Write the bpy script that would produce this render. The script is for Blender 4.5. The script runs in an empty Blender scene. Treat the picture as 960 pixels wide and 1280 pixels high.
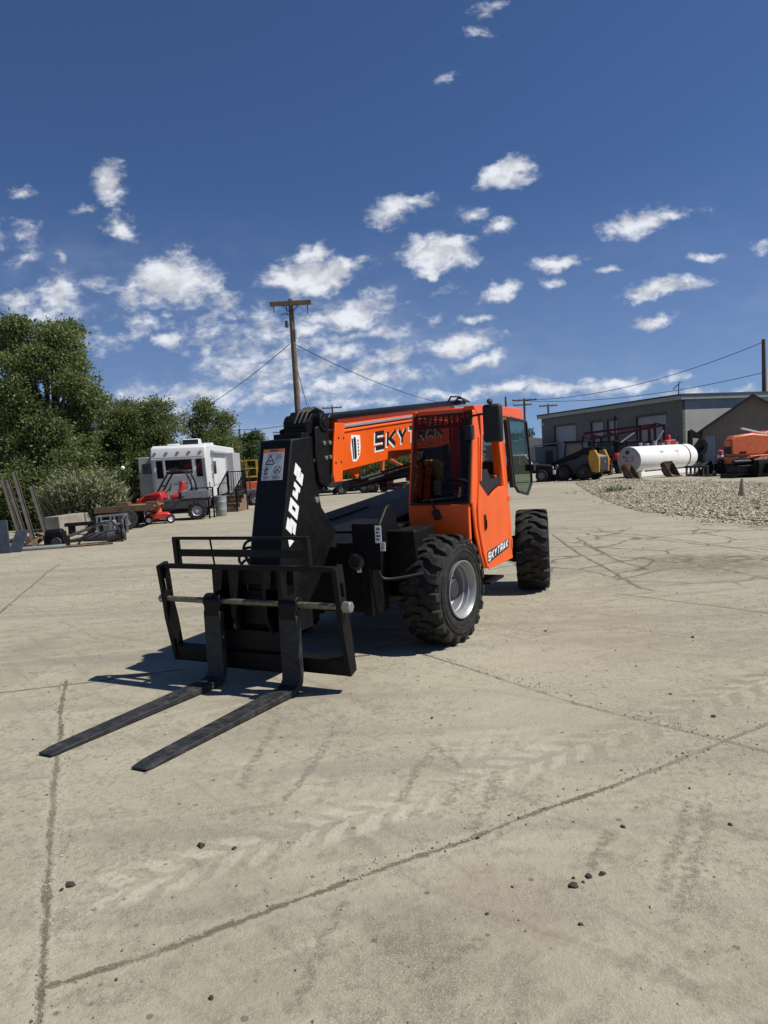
import bpy, bmesh, math, random
from mathutils import Vector, Matrix, noise
random.seed(7)
PI = math.pi
scene = bpy.context.scene
col = scene.collection

# ------------------------------------------------------------------ survey of the photograph
FPX, ROLL, CAMH, HC = 890.0, 0.055, 1.85, 576.5
PITCH = math.atan((640 - HC) / FPX * math.cos(ROLL))
FW = Vector((0, math.cos(PITCH), -math.sin(PITCH)))
UP = Vector((0, math.sin(PITCH), math.cos(PITCH)))
RT = Vector((1, 0, 0))
CX = RT * math.cos(ROLL) - UP * math.sin(ROLL)
CY = RT * math.sin(ROLL) + UP * math.cos(ROLL)
CO = Vector((0, 0, CAMH))
def ray(x, y): return FW + CX * ((x - 480) / FPX) + CY * ((640 - y) / FPX)
def G(x, y, z=0.0):
    d = ray(x, y); return CO + d * ((z - CAMH) / d.z)
def AT(x, y, Y):
    d = ray(x, y); return CO + d * (Y / d.y)
HEAD = math.radians(26.72)
EU = Vector((math.sin(HEAD), math.cos(HEAD), 0)); EV = Vector((math.cos(HEAD), -math.sin(HEAD), 0))
V0 = Vector((0.751, 7.007, 0))
def ip(x, y, axis, val):
    """where the sight line meets a plane of the machine's own frame (x across, y rearwards, z up)"""
    d = ray(x, y); e = {'x': EV, 'y': EU, 'z': Vector((0, 0, 1))}[axis]
    t = (val - (CO - V0).dot(e)) / d.dot(e)
    q = CO + d * t - V0
    return Vector((q.dot(EV), q.dot(EU), q.z))

# ------------------------------------------------------------------ mesh helper
class MB:
    def __init__(s): s.v = []; s.f = []; s.m = []; s.cur = 0
    def add(s, vs, fs):
        o = len(s.v); s.v += [tuple(v) for v in vs]
        s.f += [tuple(i + o for i in f) for f in fs]; s.m += [s.cur] * len(fs); return s
    def box(s, x0, x1, y0, y1, z0, z1):
        return s.hexa([(x0,y0,z0),(x1,y0,z0),(x1,y1,z0),(x0,y1,z0),(x0,y0,z1),(x1,y0,z1),(x1,y1,z1),(x0,y1,z1)])
    def hexa(s, p): return s.add(p, [(0,3,2,1),(4,5,6,7),(0,1,5,4),(1,2,6,5),(2,3,7,6),(3,0,4,7)])
    def bar(s, p0, p1, w, h, up=(0,0,1)):
        p0, p1 = Vector(p0), Vector(p1); d = (p1 - p0).normalized(); u = Vector(up)
        if abs(d.dot(u)) > .98: u = Vector((0,1,0))
        a = d.cross(u).normalized(); b = a.cross(d).normalized()
        a *= w / 2; b *= h / 2
        return s.hexa([p0-a-b, p0+a-b, p1+a-b, p1-a-b, p0-a+b, p0+a+b, p1+a+b, p1-a+b])
    def tube(s, p0, p1, r0, r1=None, n=12):
        return s.path([p0, p1], [r0, r0 if r1 is None else r1], n)
    def path(s, pts, r, n=8):
        pts = [Vector(p) for p in pts]
        if not isinstance(r, (list, tuple)): r = [r] * len(pts)
        vs = []; fs = []; a = None
        for i, p in enumerate(pts):
            d = ((pts[min(i+1, len(pts)-1)] - pts[max(i-1, 0)])).normalized()
            if a is None:
                t = Vector((0,0,1)) if abs(d.z) < .9 else Vector((1,0,0)); a = d.cross(t).normalized()
            else:
                a = (a - d * a.dot(d)).normalized()
            b = d.cross(a)
            for k in range(n):
                t = 2*PI*k/n; vs.append(p + (a*math.cos(t) + b*math.sin(t)) * r[i])
        for i in range(len(pts)-1):
            for k in range(n):
                k2 = (k+1) % n; fs.append((i*n+k, i*n+k2, (i+1)*n+k2, (i+1)*n+k))
        fs.append(tuple(range(n))[::-1]); fs.append(tuple((len(pts)-1)*n + k for k in range(n)))
        return s.add(vs, fs)
    def prism(s, poly, axis, a, b):
        def P(q, c): return {'x': (c, q[0], q[1]), 'y': (q[0], c, q[1]), 'z': (q[0], q[1], c)}[axis]
        n = len(poly); vs = [P(q, a) for q in poly] + [P(q, b) for q in poly]
        return s.add(vs, [tuple(range(n)), tuple(range(2*n-1, n-1, -1))] + [(i, (i+1) % n, n+(i+1) % n, n+i) for i in range(n)])
    def lathe(s, prof, o, axis, n=32, closed=True, a0=0.0, a1=2*PI):
        """prof: (along axis, radius)"""
        o = Vector(o); d = Vector(axis).normalized(); t = Vector((0,0,1)) if abs(d.z) < .9 else Vector((1,0,0))
        a = d.cross(t).normalized(); b = d.cross(a); vs = []; fs = []
        full = abs(a1-a0-2*PI) < 1e-6; m = n if full else n+1
        for (c, r) in prof:
            for k in range(m):
                q = a0 + (a1-a0)*k/n; vs.append(o + d*c + (a*math.cos(q) + b*math.sin(q))*r)
        L = len(prof)
        for i in range(L - (0 if closed else 1)):
            j = (i+1) % L
            for k in range(n if full else n):
                k2 = (k+1) % m; fs.append((i*m+k, i*m+k2, j*m+k2, j*m+k))
        return s.add(vs, fs)
    def disc_cyl(s, o, axis, r, L, n=24):
        o = Vector(o); return s.tube(o, o + Vector(axis).normalized()*L, r, r, n)
    def ball(s, c, r, n=12, m=8, sq=(1,1,1)):
        c = Vector(c); vs = [c + Vector((0,0,r*sq[2]))]; fs = []
        for i in range(1, m):
            t = PI*i/m
            for k in range(n):
                q = 2*PI*k/n; vs.append(c + Vector((math.sin(t)*math.cos(q)*r*sq[0], math.sin(t)*math.sin(q)*r*sq[1], math.cos(t)*r*sq[2])))
        vs.append(c - Vector((0,0,r*sq[2])))
        for k in range(n):
            k2 = (k+1) % n; fs.append((0, 1+k, 1+k2)); e = 1+(m-2)*n; fs.append((len(vs)-1, e+k2, e+k))
            for i in range(m-2): fs.append((1+i*n+k, 1+(i+1)*n+k, 1+(i+1)*n+k2, 1+i*n+k2))
        return s.add(vs, fs)
    def build(s, name, mats, parent=None, bevel=0.0, smooth=30, recalc=True):
        me = bpy.data.meshes.new(name); me.from_pydata(s.v, [], s.f)
        if not isinstance(mats, (list, tuple)): mats = [mats]
        for m in mats: me.materials.append(m)
        if len(mats) > 1: me.polygons.foreach_set('material_index', s.m)
        if recalc:
            bm = bmesh.new(); bm.from_mesh(me); bmesh.ops.recalc_face_normals(bm, faces=bm.faces)
            bm.to_mesh(me); bm.free()
        if smooth:
            me.polygons.foreach_set('use_smooth', [True]*len(me.polygons))
            me.set_sharp_from_angle(angle=math.radians(smooth))
        me.update()
        o = bpy.data.objects.new(name, me); col.objects.link(o)
        if parent: o.parent = parent
        if bevel:
            b = o.modifiers.new('edge', 'BEVEL'); b.width = bevel; b.segments = 2; b.limit_method = 'ANGLE'; b.angle_limit = math.radians(40)
        return o

def tag(o, label=None, cat=None, group=None, kind=None):
    if label: o['label'] = label
    if cat: o['category'] = cat
    if group: o['group'] = group
    if kind: o['kind'] = kind
    return o
def thing(name, label, cat, loc, rz=0.0, group=None):
    e = bpy.data.objects.new(name, None); col.objects.link(e); e.empty_display_size = .2
    e.location = loc; e.rotation_euler = (0, 0, rz)
    return tag(e, label, cat, group)
def holder(name, parent, loc=(0,0,0), rot=(0,0,0)):
    e = bpy.data.objects.new(name, None); col.objects.link(e); e.empty_display_size = .1
    e.parent = parent; e.location = loc; e.rotation_euler = rot; return e
def children(o): return [c for c in bpy.data.objects if c.parent == o]
def copy_tree(o, parent=None):
    c = o.copy(); col.objects.link(c); c.parent = parent
    for ch in children(o): copy_tree(ch, c)
    return c

# ------------------------------------------------------------------ materials
def nt(m): return m.node_tree.nodes, m.node_tree.links
def mat(name, c, rough=.5, metal=0., var=.15, scale=6., bump=0., bscale=60., dust=0., spec=.5, coat=0.):
    m = bpy.data.materials.new(name); m.use_nodes = True; N, L = nt(m); b = N['Principled BSDF']
    b.inputs['Roughness'].default_value = rough; b.inputs['Metallic'].default_value = metal
    b.inputs['Specular IOR Level'].default_value = spec
    b.inputs['Coat Weight'].default_value = coat; b.inputs['Coat Roughness'].default_value = .12
    tc = N.new('ShaderNodeTexCoord'); n1 = N.new('ShaderNodeTexNoise'); n1.inputs['Scale'].default_value = scale; n1.inputs['Detail'].default_value = 5
    L.new(tc.outputs['Object'], n1.inputs['Vector'])
    r = N.new('ShaderNodeValToRGB'); r.color_ramp.elements[0].position = .3; r.color_ramp.elements[1].position = .7
    r.color_ramp.elements[0].color = (*[x*(1-var) for x in c], 1); r.color_ramp.elements[1].color = (*[min(1, x*(1+var)) for x in c], 1)
    L.new(n1.outputs['Fac'], r.inputs['Fac']); out = r.outputs['Color']
    if dust:
        n2 = N.new('ShaderNodeTexNoise'); n2.inputs['Scale'].default_value = 14; n2.inputs['Detail'].default_value = 8; n2.inputs['Roughness'].default_value = .7
        L.new(tc.outputs['Object'], n2.inputs['Vector'])
        mr = N.new('ShaderNodeMapRange'); mr.inputs[1].default_value = .45; mr.inputs[2].default_value = .75; mr.inputs[3].default_value = 0; mr.inputs[4].default_value = dust
        L.new(n2.outputs['Fac'], mr.inputs[0]); mx = N.new('ShaderNodeMix'); mx.data_type = 'RGBA'
        L.new(mr.outputs[0], mx.inputs['Factor']); L.new(out, mx.inputs['A']); mx.inputs['B'].default_value = (.22, .19, .15, 1); out = mx.outputs['Result']
        ad = N.new('ShaderNodeMath'); ad.operation = 'ADD'; ad.use_clamp = True; ad.inputs[1].default_value = rough
        L.new(mr.outputs[0], ad.inputs[0]); L.new(ad.outputs[0], b.inputs['Roughness'])
    L.new(out, b.inputs['Base Color'])
    if bump:
        n3 = N.new('ShaderNodeTexNoise'); n3.inputs['Scale'].default_value = bscale; n3.inputs['Detail'].default_value = 4
        L.new(tc.outputs['Object'], n3.inputs['Vector']); bp = N.new('ShaderNodeBump'); bp.inputs['Strength'].default_value = bump; bp.inputs['Distance'].default_value = .02
        L.new(n3.outputs['Fac'], bp.inputs['Height']); L.new(bp.outputs[0], b.inputs['Normal'])
    return m
def glass(name, tint, gloss=.06, rough=.02):
    m = bpy.data.materials.new(name); m.use_nodes = True; N, L = nt(m); N.remove(N['Principled BSDF'])
    tr = N.new('ShaderNodeBsdfTransparent'); tr.inputs[0].default_value = (*tint, 1)
    gl = N.new('ShaderNodeBsdfGlossy'); gl.inputs['Roughness'].default_value = rough
    n1 = N.new('ShaderNodeTexNoise'); n1.inputs['Scale'].default_value = 9
    lw = N.new('ShaderNodeLayerWeight'); lw.inputs[0].default_value = .25
    ml = N.new('ShaderNodeMath'); ml.operation = 'MULTIPLY_ADD'; ml.inputs[1].default_value = .22; ml.inputs[2].default_value = gloss
    L.new(lw.outputs['Fresnel'], ml.inputs[0]); mu = N.new('ShaderNodeMath'); mu.operation = 'MULTIPLY'; mu.use_clamp = True
    mr = N.new('ShaderNodeMapRange'); mr.inputs[3].default_value = .8; mr.inputs[4].default_value = 1.2
    L.new(n1.outputs['Fac'], mr.inputs[0]); L.new(ml.outputs[0], mu.inputs[0]); L.new(mr.outputs[0], mu.inputs[1])
    mx = N.new('ShaderNodeMixShader'); L.new(mu.outputs[0], mx.inputs[0]); L.new(tr.outputs[0], mx.inputs[1]); L.new(gl.outputs[0], mx.inputs[2])
    L.new(mx.outputs[0], N['Material Output'].inputs['Surface']); return m
def leafmat(name, c1, c2, trans=.3):
    m = bpy.data.materials.new(name); m.use_nodes = True; N, L = nt(m); b = N['Principled BSDF']; b.inputs['Roughness'].default_value = .5
    b.inputs['Specular IOR Level'].default_value = .35
    g = N.new('ShaderNodeNewGeometry'); r = N.new('ShaderNodeMix'); r.data_type = 'RGBA'
    n1 = N.new('ShaderNodeTexNoise'); n1.inputs['Scale'].default_value = .8
    ad = N.new('ShaderNodeMath'); ad.operation = 'MULTIPLY_ADD'; ad.inputs[1].default_value = .6; ad.use_clamp = True
    ms = N.new('ShaderNodeMath'); ms.operation = 'MULTIPLY'; ms.inputs[1].default_value = .6
    L.new(g.outputs['Position'], n1.inputs['Vector']); L.new(n1.outputs['Fac'], ms.inputs[0])
    L.new(g.outputs['Random Per Island'], ad.inputs[0]); L.new(ms.outputs[0], ad.inputs[2])
    L.new(ad.outputs[0], r.inputs['Factor']); r.inputs['A'].default_value = (*c1, 1); r.inputs['B'].default_value = (*c2, 1)
    L.new(r.outputs['Result'], b.inputs['Base Color'])
    t = N.new('ShaderNodeBsdfTranslucent'); L.new(r.outputs['Result'], t.inputs['Color'])
    mx = N.new('ShaderNodeMixShader'); mx.inputs[0].default_value = trans
    L.new(b.outputs[0], mx.inputs[1]); L.new(t.outputs[0], mx.inputs[2]); L.new(mx.outputs[0], N['Material Output'].inputs['Surface']); return m

M = {}
M['orange'] = mat('orange_paint', (.78, .105, .006), .38, 0, .08, 3, .02, 160, .07, .35, .15)
M['black'] = mat('black_paint', (.0042, .0042, .0046), .42, 0, .2, 5, .03, 90, .03, .22)
M['blackm'] = mat('satin_black_steel', (.0042, .0042, .0046), .5, 0, .25, 6, .05, 70, .03, .2)
M['hoodm'] = mat('matt_black_hood', (.0045, .0046, .006), .62, 0, .3, 4, .05, 70, .04, .12)
M['rubber'] = mat('tyre_rubber', (.012, .0115, .011), .70, 0, .25, 8, .10, 60, .22, .3)
M['fork'] = mat('worn_fork_steel', (.020, .022, .024), .58, .2, .3, 9, .1, 80, .3, .4)
M['rim'] = mat('silver_rim_paint', (.30, .31, .32), .42, .5, .08, 6, 0, 60, .2)
M['hub'] = mat('hub_iron', (.05, .05, .05), .55, .4, .2, 14, .1)
M['chrome'] = mat('greasy_bare_steel', (.20, .18, .12), .45, .7, .35, 22, .06, 60, .35)
M['bolt'] = mat('zinc_bolt', (.30, .29, .25), .45, .7, .1, 20)
M['rail'] = mat('grey_wear_strip', (.45, .46, .48), .35, .5, .1, 12)
M['hose'] = mat('hose_rubber', (.006, .006, .006), .6, 0, .2, 10)
M['white'] = mat('white_vinyl', (.78, .78, .77), .4, 0, .03, 8)
M['lblack'] = mat('black_vinyl', (.012, .012, .013), .4, 0, .05, 8)
M['decal'] = mat('pale_grey_decal', (.55, .57, .6), .45, 0, .04, 8)
M['dorange'] = mat('orange_decal', (.75, .2, .05), .45, 0, .05, 8)
M['glass'] = glass('tinted_cab_glass', (.56, .54, .50), .012)
M['glassd'] = glass('green_tint_glass', (.52, .62, .57), .02)
M['pane'] = mat('dark_window_glass', (.012, .014, .016), .06, 0, .1, 2, 0, 1, 0, .6)
M['seat'] = mat('seat_vinyl', (.018, .018, .018), .6, 0, .2, 10)
M['yellow'] = mat('yellow_fabric', (.62, .50, .07), .7, 0, .2, 10)
M['yellowp'] = mat('yellow_machine_paint', (.50, .25, .015), .45, 0, .12, 6, 0, 60, .3)
M['concrete'] = mat('pale_cast_concrete', (.27, .245, .195), .9, 0, .2, 3, .25, 30, .2)
M['red'] = mat('red_plastic', (.50, .022, .02), .38, 0, .1, 5, 0, 60, .15)
M['dred'] = mat('dark_red_steel', (.034, .004, .006), .6, 0, .15, 6, .05, 60, 0, .15)
M['grey'] = mat('grey_machine_paint', (.16, .17, .18), .55, 0, .15, 6, .05, 60, .2)
M['dgrey'] = mat('dark_grey_steel', (.045, .046, .05), .6, .2, .25, 6, .1, 60, .3)
M['rust'] = mat('rusty_steel', (.12, .07, .035), .85, 0, .4, 7, .2, 40, .3)
M['brownb'] = mat('worn_bucket_steel', (.10, .068, .035), .8, .1, .35, 5, .15, 40, .3)
M['woodp'] = mat('weathered_pole_wood', (.14, .10, .065), .9, 0, .3, 5, .3, 40)
M['plank'] = mat('trailer_deck_wood', (.19, .125, .08), .9, 0, .3, 6, .3, 40)
M['rvwhite'] = mat('white_fibreglass', (.62, .63, .62), .42, 0, .05, 2, 0, 60, .12)
M['rvgrey'] = mat('grey_trim', (.35, .35, .36), .5, 0, .08, 3)
M['tank'] = mat('white_tank_paint', (.80, .80, .77), .38, 0, .04, 2, 0, 60, .1)
M['tankend'] = mat('grey_tank_end', (.36, .37, .37), .6, 0, .12, 4, .05, 40, .2)
M['galv'] = mat('galvanised_metal', (.27, .30, .29), .5, .3, .15, 4, .05, 40, .15)
M['tin'] = mat('blue_grey_steel_door', (.22, .24, .29), .55, .1, .1, 3)
M['bluest'] = mat('blue_grey_old_steel', (.030, .040, .060), .6, .1, .3, 6, .1, 50, .06)
M['dirty'] = mat('shade_darkened_steel', (.040, .033, .026), .8, 0, .4, 6, .1, 50, .10)  # tree shade put into the steel's colour, with a little dust over it
M['wire'] = mat('wire_black', (.02, .02, .022), .6, 0, .1, 4)
M['bark'] = mat('tree_bark', (.07, .055, .04), .95, 0, .3, 8, .4, 40)
M['pinkred'] = mat('faded_red_paint', (.5, .09, .08), .6, 0, .2, 8, 0, 60, .3)
M['cone'] = mat('weathered_cone', (.34, .25, .18), .85, 0, .35, 12, .1, 60, .4)
M['lift'] = mat('orange_lift_paint', (.62, .12, .03), .42, 0, .15, 5, 0, 60, .25)
M['clod'] = mat('dry_mud', (.055, .045, .033), .95, 0, .35, 40, .5, 90)

def blockmat(name, c, c2, bw, bh, mortar=.012, var=.12, bump=.3, rot=(0,0,0)):
    m = bpy.data.materials.new(name); m.use_nodes = True; N, L = nt(m); b = N['Principled BSDF']; b.inputs['Roughness'].default_value = .88
    tc = N.new('ShaderNodeTexCoord'); mp = N.new('ShaderNodeMapping'); mp.inputs['Rotation'].default_value = rot; L.new(tc.outputs['Object'], mp.inputs[0])
    br = N.new('ShaderNodeTexBrick'); br.inputs['Scale'].default_value = 1; br.inputs['Brick Width'].default_value = bw; br.inputs['Row Height'].default_value = bh
    br.inputs['Mortar Size'].default_value = mortar; br.inputs['Color1'].default_value = (*c, 1); br.inputs['Color2'].default_value = (*c2, 1); br.inputs['Mortar'].default_value = (*[x*.72 for x in c], 1)
    L.new(mp.outputs[0], br.inputs['Vector']); n1 = N.new('ShaderNodeTexNoise'); n1.inputs['Scale'].default_value = .7; n1.inputs['Detail'].default_value = 6; L.new(tc.outputs['Object'], n1.inputs[0])
    mr = N.new('ShaderNodeMapRange'); mr.inputs[1].default_value = .3; mr.inputs[2].default_value = .7; mr.inputs[3].default_value = 1-var; mr.inputs[4].default_value = 1+var; L.new(n1.outputs['Fac'], mr.inputs[0])
    vm = N.new('ShaderNodeVectorMath'); vm.operation = 'SCALE'; L.new(br.outputs['Color'], vm.inputs[0]); L.new(mr.outputs[0], vm.inputs['Scale']); L.new(vm.outputs[0], b.inputs['Base Color'])
    bp = N.new('ShaderNodeBump'); bp.inputs['Strength'].default_value = bump; bp.inputs['Distance'].default_value = .03; bp.invert = True
    L.new(br.outputs['Fac'], bp.inputs['Height']); L.new(bp.outputs[0], b.inputs['Normal']); return m
M['block'] = blockmat('painted_block_shaded', (.135, .139, .126), (.12, .124, .112), .41, .205, rot=(PI/2, 0, 0))  # garage block with the front wall's shade put into a darker colour
M['blocks'] = blockmat('painted_block_sunlit', (.50, .51, .47), (.44, .45, .41), .41, .205, rot=(PI/2, 0, PI/2))  # same garage block, colour raised to stand in for sun on the side wall
def ribmat(name, c, pitch, var=.1, axis='X', rough=.6, bump=.5):
    m = bpy.data.materials.new(name); m.use_nodes = True; N, L = nt(m); b = N['Principled BSDF']; b.inputs['Roughness'].default_value = rough
    tc = N.new('ShaderNodeTexCoord'); w = N.new('ShaderNodeTexWave'); w.bands_direction = axis; w.inputs['Scale'].default_value = 2*PI/20/pitch/ (PI/ (PI)) ; w.inputs['Distortion'].default_value = 0
    L.new(tc.outputs['Object'], w.inputs['Vector']); n1 = N.new('ShaderNodeTexNoise'); n1.inputs['Scale'].default_value = .9; n1.inputs['Detail'].default_value = 6; L.new(tc.outputs['Object'], n1.inputs[0])
    r = N.new('ShaderNodeValToRGB'); r.color_ramp.elements[0].position = .3; r.color_ramp.elements[1].position = .7
    r.color_ramp.elements[0].color = (*[x*(1-var) for x in c], 1); r.color_ramp.elements[1].color = (*[x*(1+var) for x in c], 1)
    L.new(n1.outputs['Fac'], r.inputs[0]); L.new(r.outputs[0], b.inputs['Base Color'])
    bp = N.new('ShaderNodeBump'); bp.inputs['Strength'].default_value = bump; bp.inputs['Distance'].default_value = .03
    L.new(w.outputs['Fac'], bp.inputs['Height']); L.new(bp.outputs[0], b.inputs['Normal']); return m
M['brownwall'] = ribmat('brown_ribbed_siding', (.165, .137, .112), .3)
M['roll'] = ribmat('rollup_door_slats', (.26, .27, .31), .12, .05, 'Z', .5)
M['shed'] = ribmat('pale_shed_siding', (.42, .42, .44), .3)
M['leafA'] = leafmat('leaf_grey_green', (.060, .092, .026), (.20, .24, .085), .42)
M['leafB'] = leafmat('leaf_mid_green', (.055, .085, .022), (.175, .21, .07), .42)
M['leafC'] = leafmat('leaf_pale_reed', (.15, .17, .085), (.33, .35, .20), .4)
M['leafD'] = leafmat('leaf_far_green', (.04, .07, .02), (.09, .13, .04), .3)

# ------------------------------------------------------------------ strokes for lettering
GL = {'S': [[(1,1),(0,1),(0,.5),(1,.5),(1,0),(0,0)]], '5': [[(1,1),(0,1),(0,.53),(1,.53),(1,0),(0,0)]],
      'K': [[(0,0),(0,1)], [(1.05,1),(.28,.5),(1.05,0)]], 'Y': [[(0,1),(.5,.45),(1,1)], [(.5,.5),(.5,0)]],
      'T': [[(0,1),(1,1)], [(.5,.95),(.5,0)]], 'R': [[(0,0),(0,1),(1,1),(1,.45),(.1,.45)], [(.5,.45),(1,0)]],
      'A': [[(0,0),(.5,1),(1,0)], [(.2,.3),(.8,.3)]], '0': [[(.5,1),(1,1),(1,0),(0,0),(0,1),(.52,1)]],
      '4': [[(0,1),(0,.42),(1,.42)], [(1,1),(1,0)]], '2': [[(0,1),(1,1),(1,.52),(0,.52),(0,0),(1,0)]], 'V': [[(0,1),(.5,0),(1,1)]],
      'E': [[(1,1),(0,1),(0,0),(1,0)], [(0,.5),(.8,.5)]], 'L': [[(0,1),(0,0),(1,0)]], 'W': [[(0,1),(.25,0),(.5,.7),(.75,0),(1,1)]],
      'N': [[(0,0),(0,1),(1,0),(1,1)]], 'I': [[(.5,0),(.5,1)]], 'G': [[(1,1),(0,1),(0,0),(1,0),(1,.5),(.6,.5)]], '1': [[(.2,.8),(.5,1),(.5,0)]], '3': [[(0,1),(1,1),(1,0),(0,0)],[(.2,.5),(1,.5)]]}
def stroke_poly(pl, w):
    P = [Vector((p[0], p[1])) for p in pl]; Lf = []; Rt = []
    for i, p in enumerate(P):
        a = (p - P[i-1]).normalized() if i > 0 else None
        b = (P[i+1] - p).normalized() if i < len(P)-1 else None
        if a is None: a = b
        if b is None: b = a
        na = Vector((-a.y, a.x)); nb = Vector((-b.y, b.x)); m = (na + nb)
        m = m.normalized() if m.length > 1e-4 else na
        k = min(1/max(.35, m.dot(na)), 2.2) * w/2
        Lf.append(p + m*k); Rt.append(p - m*k)
    return Lf, Rt
def lettering(mb, text, o, dx, dy, nrm, h, cw, gap, th, shear=.25, grow=0., depth=.002):
    """block letters: o = lower left, dx and dy unit vectors, nrm outward"""
    o, dx, dy, nrm = map(Vector, (o, dx, dy, nrm)); s = 0; k = 0
    for ch in text:
        w = cw * (.35 if ch == 'I' else 1)
        for pl in GL.get(ch, []):
            q = [(th/2 + x*(w-th), th/2 + y*(h-th)) for x, y in pl]
            # push free ends out for the outline copy
            if grow:
                q = [Vector(p) for p in q]
                d0 = (q[0]-q[1]).normalized(); d1 = (q[-1]-q[-2]).normalized(); q[0] = q[0]+d0*grow; q[-1] = q[-1]+d1*grow
            d0 = (Vector(q[0])-Vector(q[1])).normalized(); 
            Lf, Rt = stroke_poly(q, th + 2*grow); n = len(q); k += 1
            vs = []
            for z in (0, depth + .0004*(k % 5)):
                for a in Lf + Rt: vs.append(o + dx*(s + a.x + shear*a.y) + dy*a.y + nrm*z)
            fs = []
            for i in range(n-1):
                a, b, c, d = i, i+1, n+i+1, n+i; t = 2*n
                fs += [(a, b, c, d), (a+t, d+t, c+t, b+t), (a, a+t, b+t, b), (d, c, c+t, d+t)]
            fs += [(0, n, 3*n, 2*n), (n-1, 3*n-1, 4*n-1, 2*n-1)]
            mb.add(vs, fs)
        s += w + gap
    return s

# ------------------------------------------------------------------ camera, world, sun
cam = bpy.data.cameras.new('camera'); co = bpy.data.objects.new('camera', cam); col.objects.link(co); scene.camera = co
cam.sensor_fit = 'VERTICAL'; cam.sensor_height = 24; cam.lens = FPX/1280*24; cam.clip_start = .05; cam.clip_end = 6000
R3 = Matrix((CX, CY, -FW)).transposed(); co.matrix_world = Matrix.Translation(CO) @ R3.to_4x4()
SUN = Vector((.717, -.123, 1.0)).normalized(); SEL = math.asin(SUN.z); SAZ = math.atan2(SUN.x, SUN.y)
sl = bpy.data.lights.new('sun', 'SUN'); sl.energy = 5.0; sl.angle = math.radians(.53); sl.color = (1, .955, .88)
so = bpy.data.objects.new('sun', sl); col.objects.link(so); so.rotation_euler = SUN.to_track_quat('Z', 'Y').to_euler()
scene.view_settings.view_transform = 'Standard'; scene.view_settings.look = 'None'; scene.view_settings.gamma = 1
scene.view_settings.exposure = 0.16; scene.view_settings.use_curve_mapping = False

# clouds: (px, py, half width, half height, tilt, softness)
CL = [(255,420,26,12,.2,.6),(300,462,40,16,.2,.62),(345,500,60,12,.05,.62),(400,455,44,14,.2,.66),(450,465,36,12,.1,.66),(385,410,44,12,.2,.7),(500,470,40,12,.1,.6),(355,440,26,16,.2,.62),(270,395,40,16,.2,.5),(190,400,40,14,.1,.45),(120,355,30,14,.2,.5),(45,395,44,14,.1,.6),(20,375,40,16,0,.55),(210,500,70,12,0,.6),(700,485,70,10,.05,.75),(590,492,60,9,0,.7),(860,490,50,8,0,.7),(140,230,20,22,.5,1),(29,242,15,11,0,.55),(97,263,24,6,.1,.5),(147,288,24,18,.3,.7),(24,320,22,10,.1,.55),(74,368,36,26,0,.8),(80,325,9,8,0,.4),(30,300,22,22,.4,.32),
      (218,350,52,28,-.05,1.05),(162,365,16,17,0,.7),(285,380,18,15,.4,.7),(208,420,20,10,.05,.75),(208,388,20,12,0,.45),(256,437,12,8,.2,.6),
      (382,318,26,17,.45,.75),(390,345,62,21,.0,1.15),(430,392,66,18,.12,.8),(560,485,12,5,0,.4),(330,405,24,22,.3,.6),(300,440,60,26,.2,.55),(345,470,62,36,.1,.58),(430,440,40,18,.1,.6),(420,480,70,26,.1,.56),(470,470,60,22,.1,.55),(250,490,90,14,.0,.55),(370,430,60,14,.2,.5),
      (486,266,33,17,.15,.85),(525,256,22,9,.25,.6),(548,313,46,22,.0,1.2),(538,335,22,12,.5,.7),(592,264,18,10,.1,.6),(624,284,18,8,.15,.65),(636,216,34,16,.1,1.1),
      (796,278,45,15,.28,1.0),(838,268,32,9,.15,.65),(697,329,32,11,.1,.85),(622,360,28,14,.2,.9),(690,354,14,8,.2,.55),(599,398,24,6,.15,.65),(760,341,16,6,.25,.55),
      (825,362,54,12,.12,.95),(818,401,32,9,.2,.85),(878,321,24,6,.15,.6),(560,93,20,6,.4,.4),(493,443,22,13,-.1,.75),(578,428,48,14,.05,.95),(596,453,36,8,.1,.8),(540,395,20,8,0,.4),(545,365,30,8,0,.33),(465,415,70,10,.1,.55),
      (640,484,46,9,.1,.8),(770,482,70,10,.08,.8),(920,490,40,8,.05,.7),(730,473,18,7,.1,.6),(540,495,40,7,0,.55),(440,505,90,10,0,.5),(160,495,60,14,0,.45),(60,402,60,18,0,.4),(110,430,90,22,0,.36),(230,505,60,14,0,.5),
      (955,318,10,6,0,.5),(610,12,22,8,.5,.45),(600,40,20,8,.5,.35),(390,-60,60,10,0,.4),(1010,300,60,14,.1,.7),(1040,420,60,20,0,.8),(-60,300,60,30,0,.8),(-40,420,50,30,0,.8)]
w = bpy.data.worlds.new('World'); scene.world = w; w.use_nodes = True; N, L = w.node_tree.nodes, w.node_tree.links
for n_ in list(N): N.remove(n_)
def nd(t, **k):
    n_ = N.new(t)
    for a, b in k.items(): setattr(n_, a, b)
    return n_
def mth(op, a, b=None, c=None, clamp=False):
    n_ = nd('ShaderNodeMath', operation=op, use_clamp=clamp)
    for i, q in enumerate((a, b, c)):
        if q is None: continue
        if isinstance(q, (int, float)): n_.inputs[i].default_value = q
        else: L.new(q, n_.inputs[i])
    return n_.outputs[0]
out = nd('ShaderNodeOutputWorld'); bg = nd('ShaderNodeBackground'); L.new(bg.outputs[0], out.inputs[0]); bg.inputs[1].default_value = .056
sky = nd('ShaderNodeTexSky', sky_type='NISHITA'); sky.sun_disc = False; sky.sun_elevation = SEL; sky.sun_rotation = SAZ; sky.altitude = 1400; sky.air_density = 1.0; sky.dust_density = .1; sky.ozone_density = 1.6
tc = nd('ShaderNodeTexCoord'); sp = nd('ShaderNodeSeparateXYZ'); L.new(tc.outputs['Generated'], sp.inputs[0])
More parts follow.
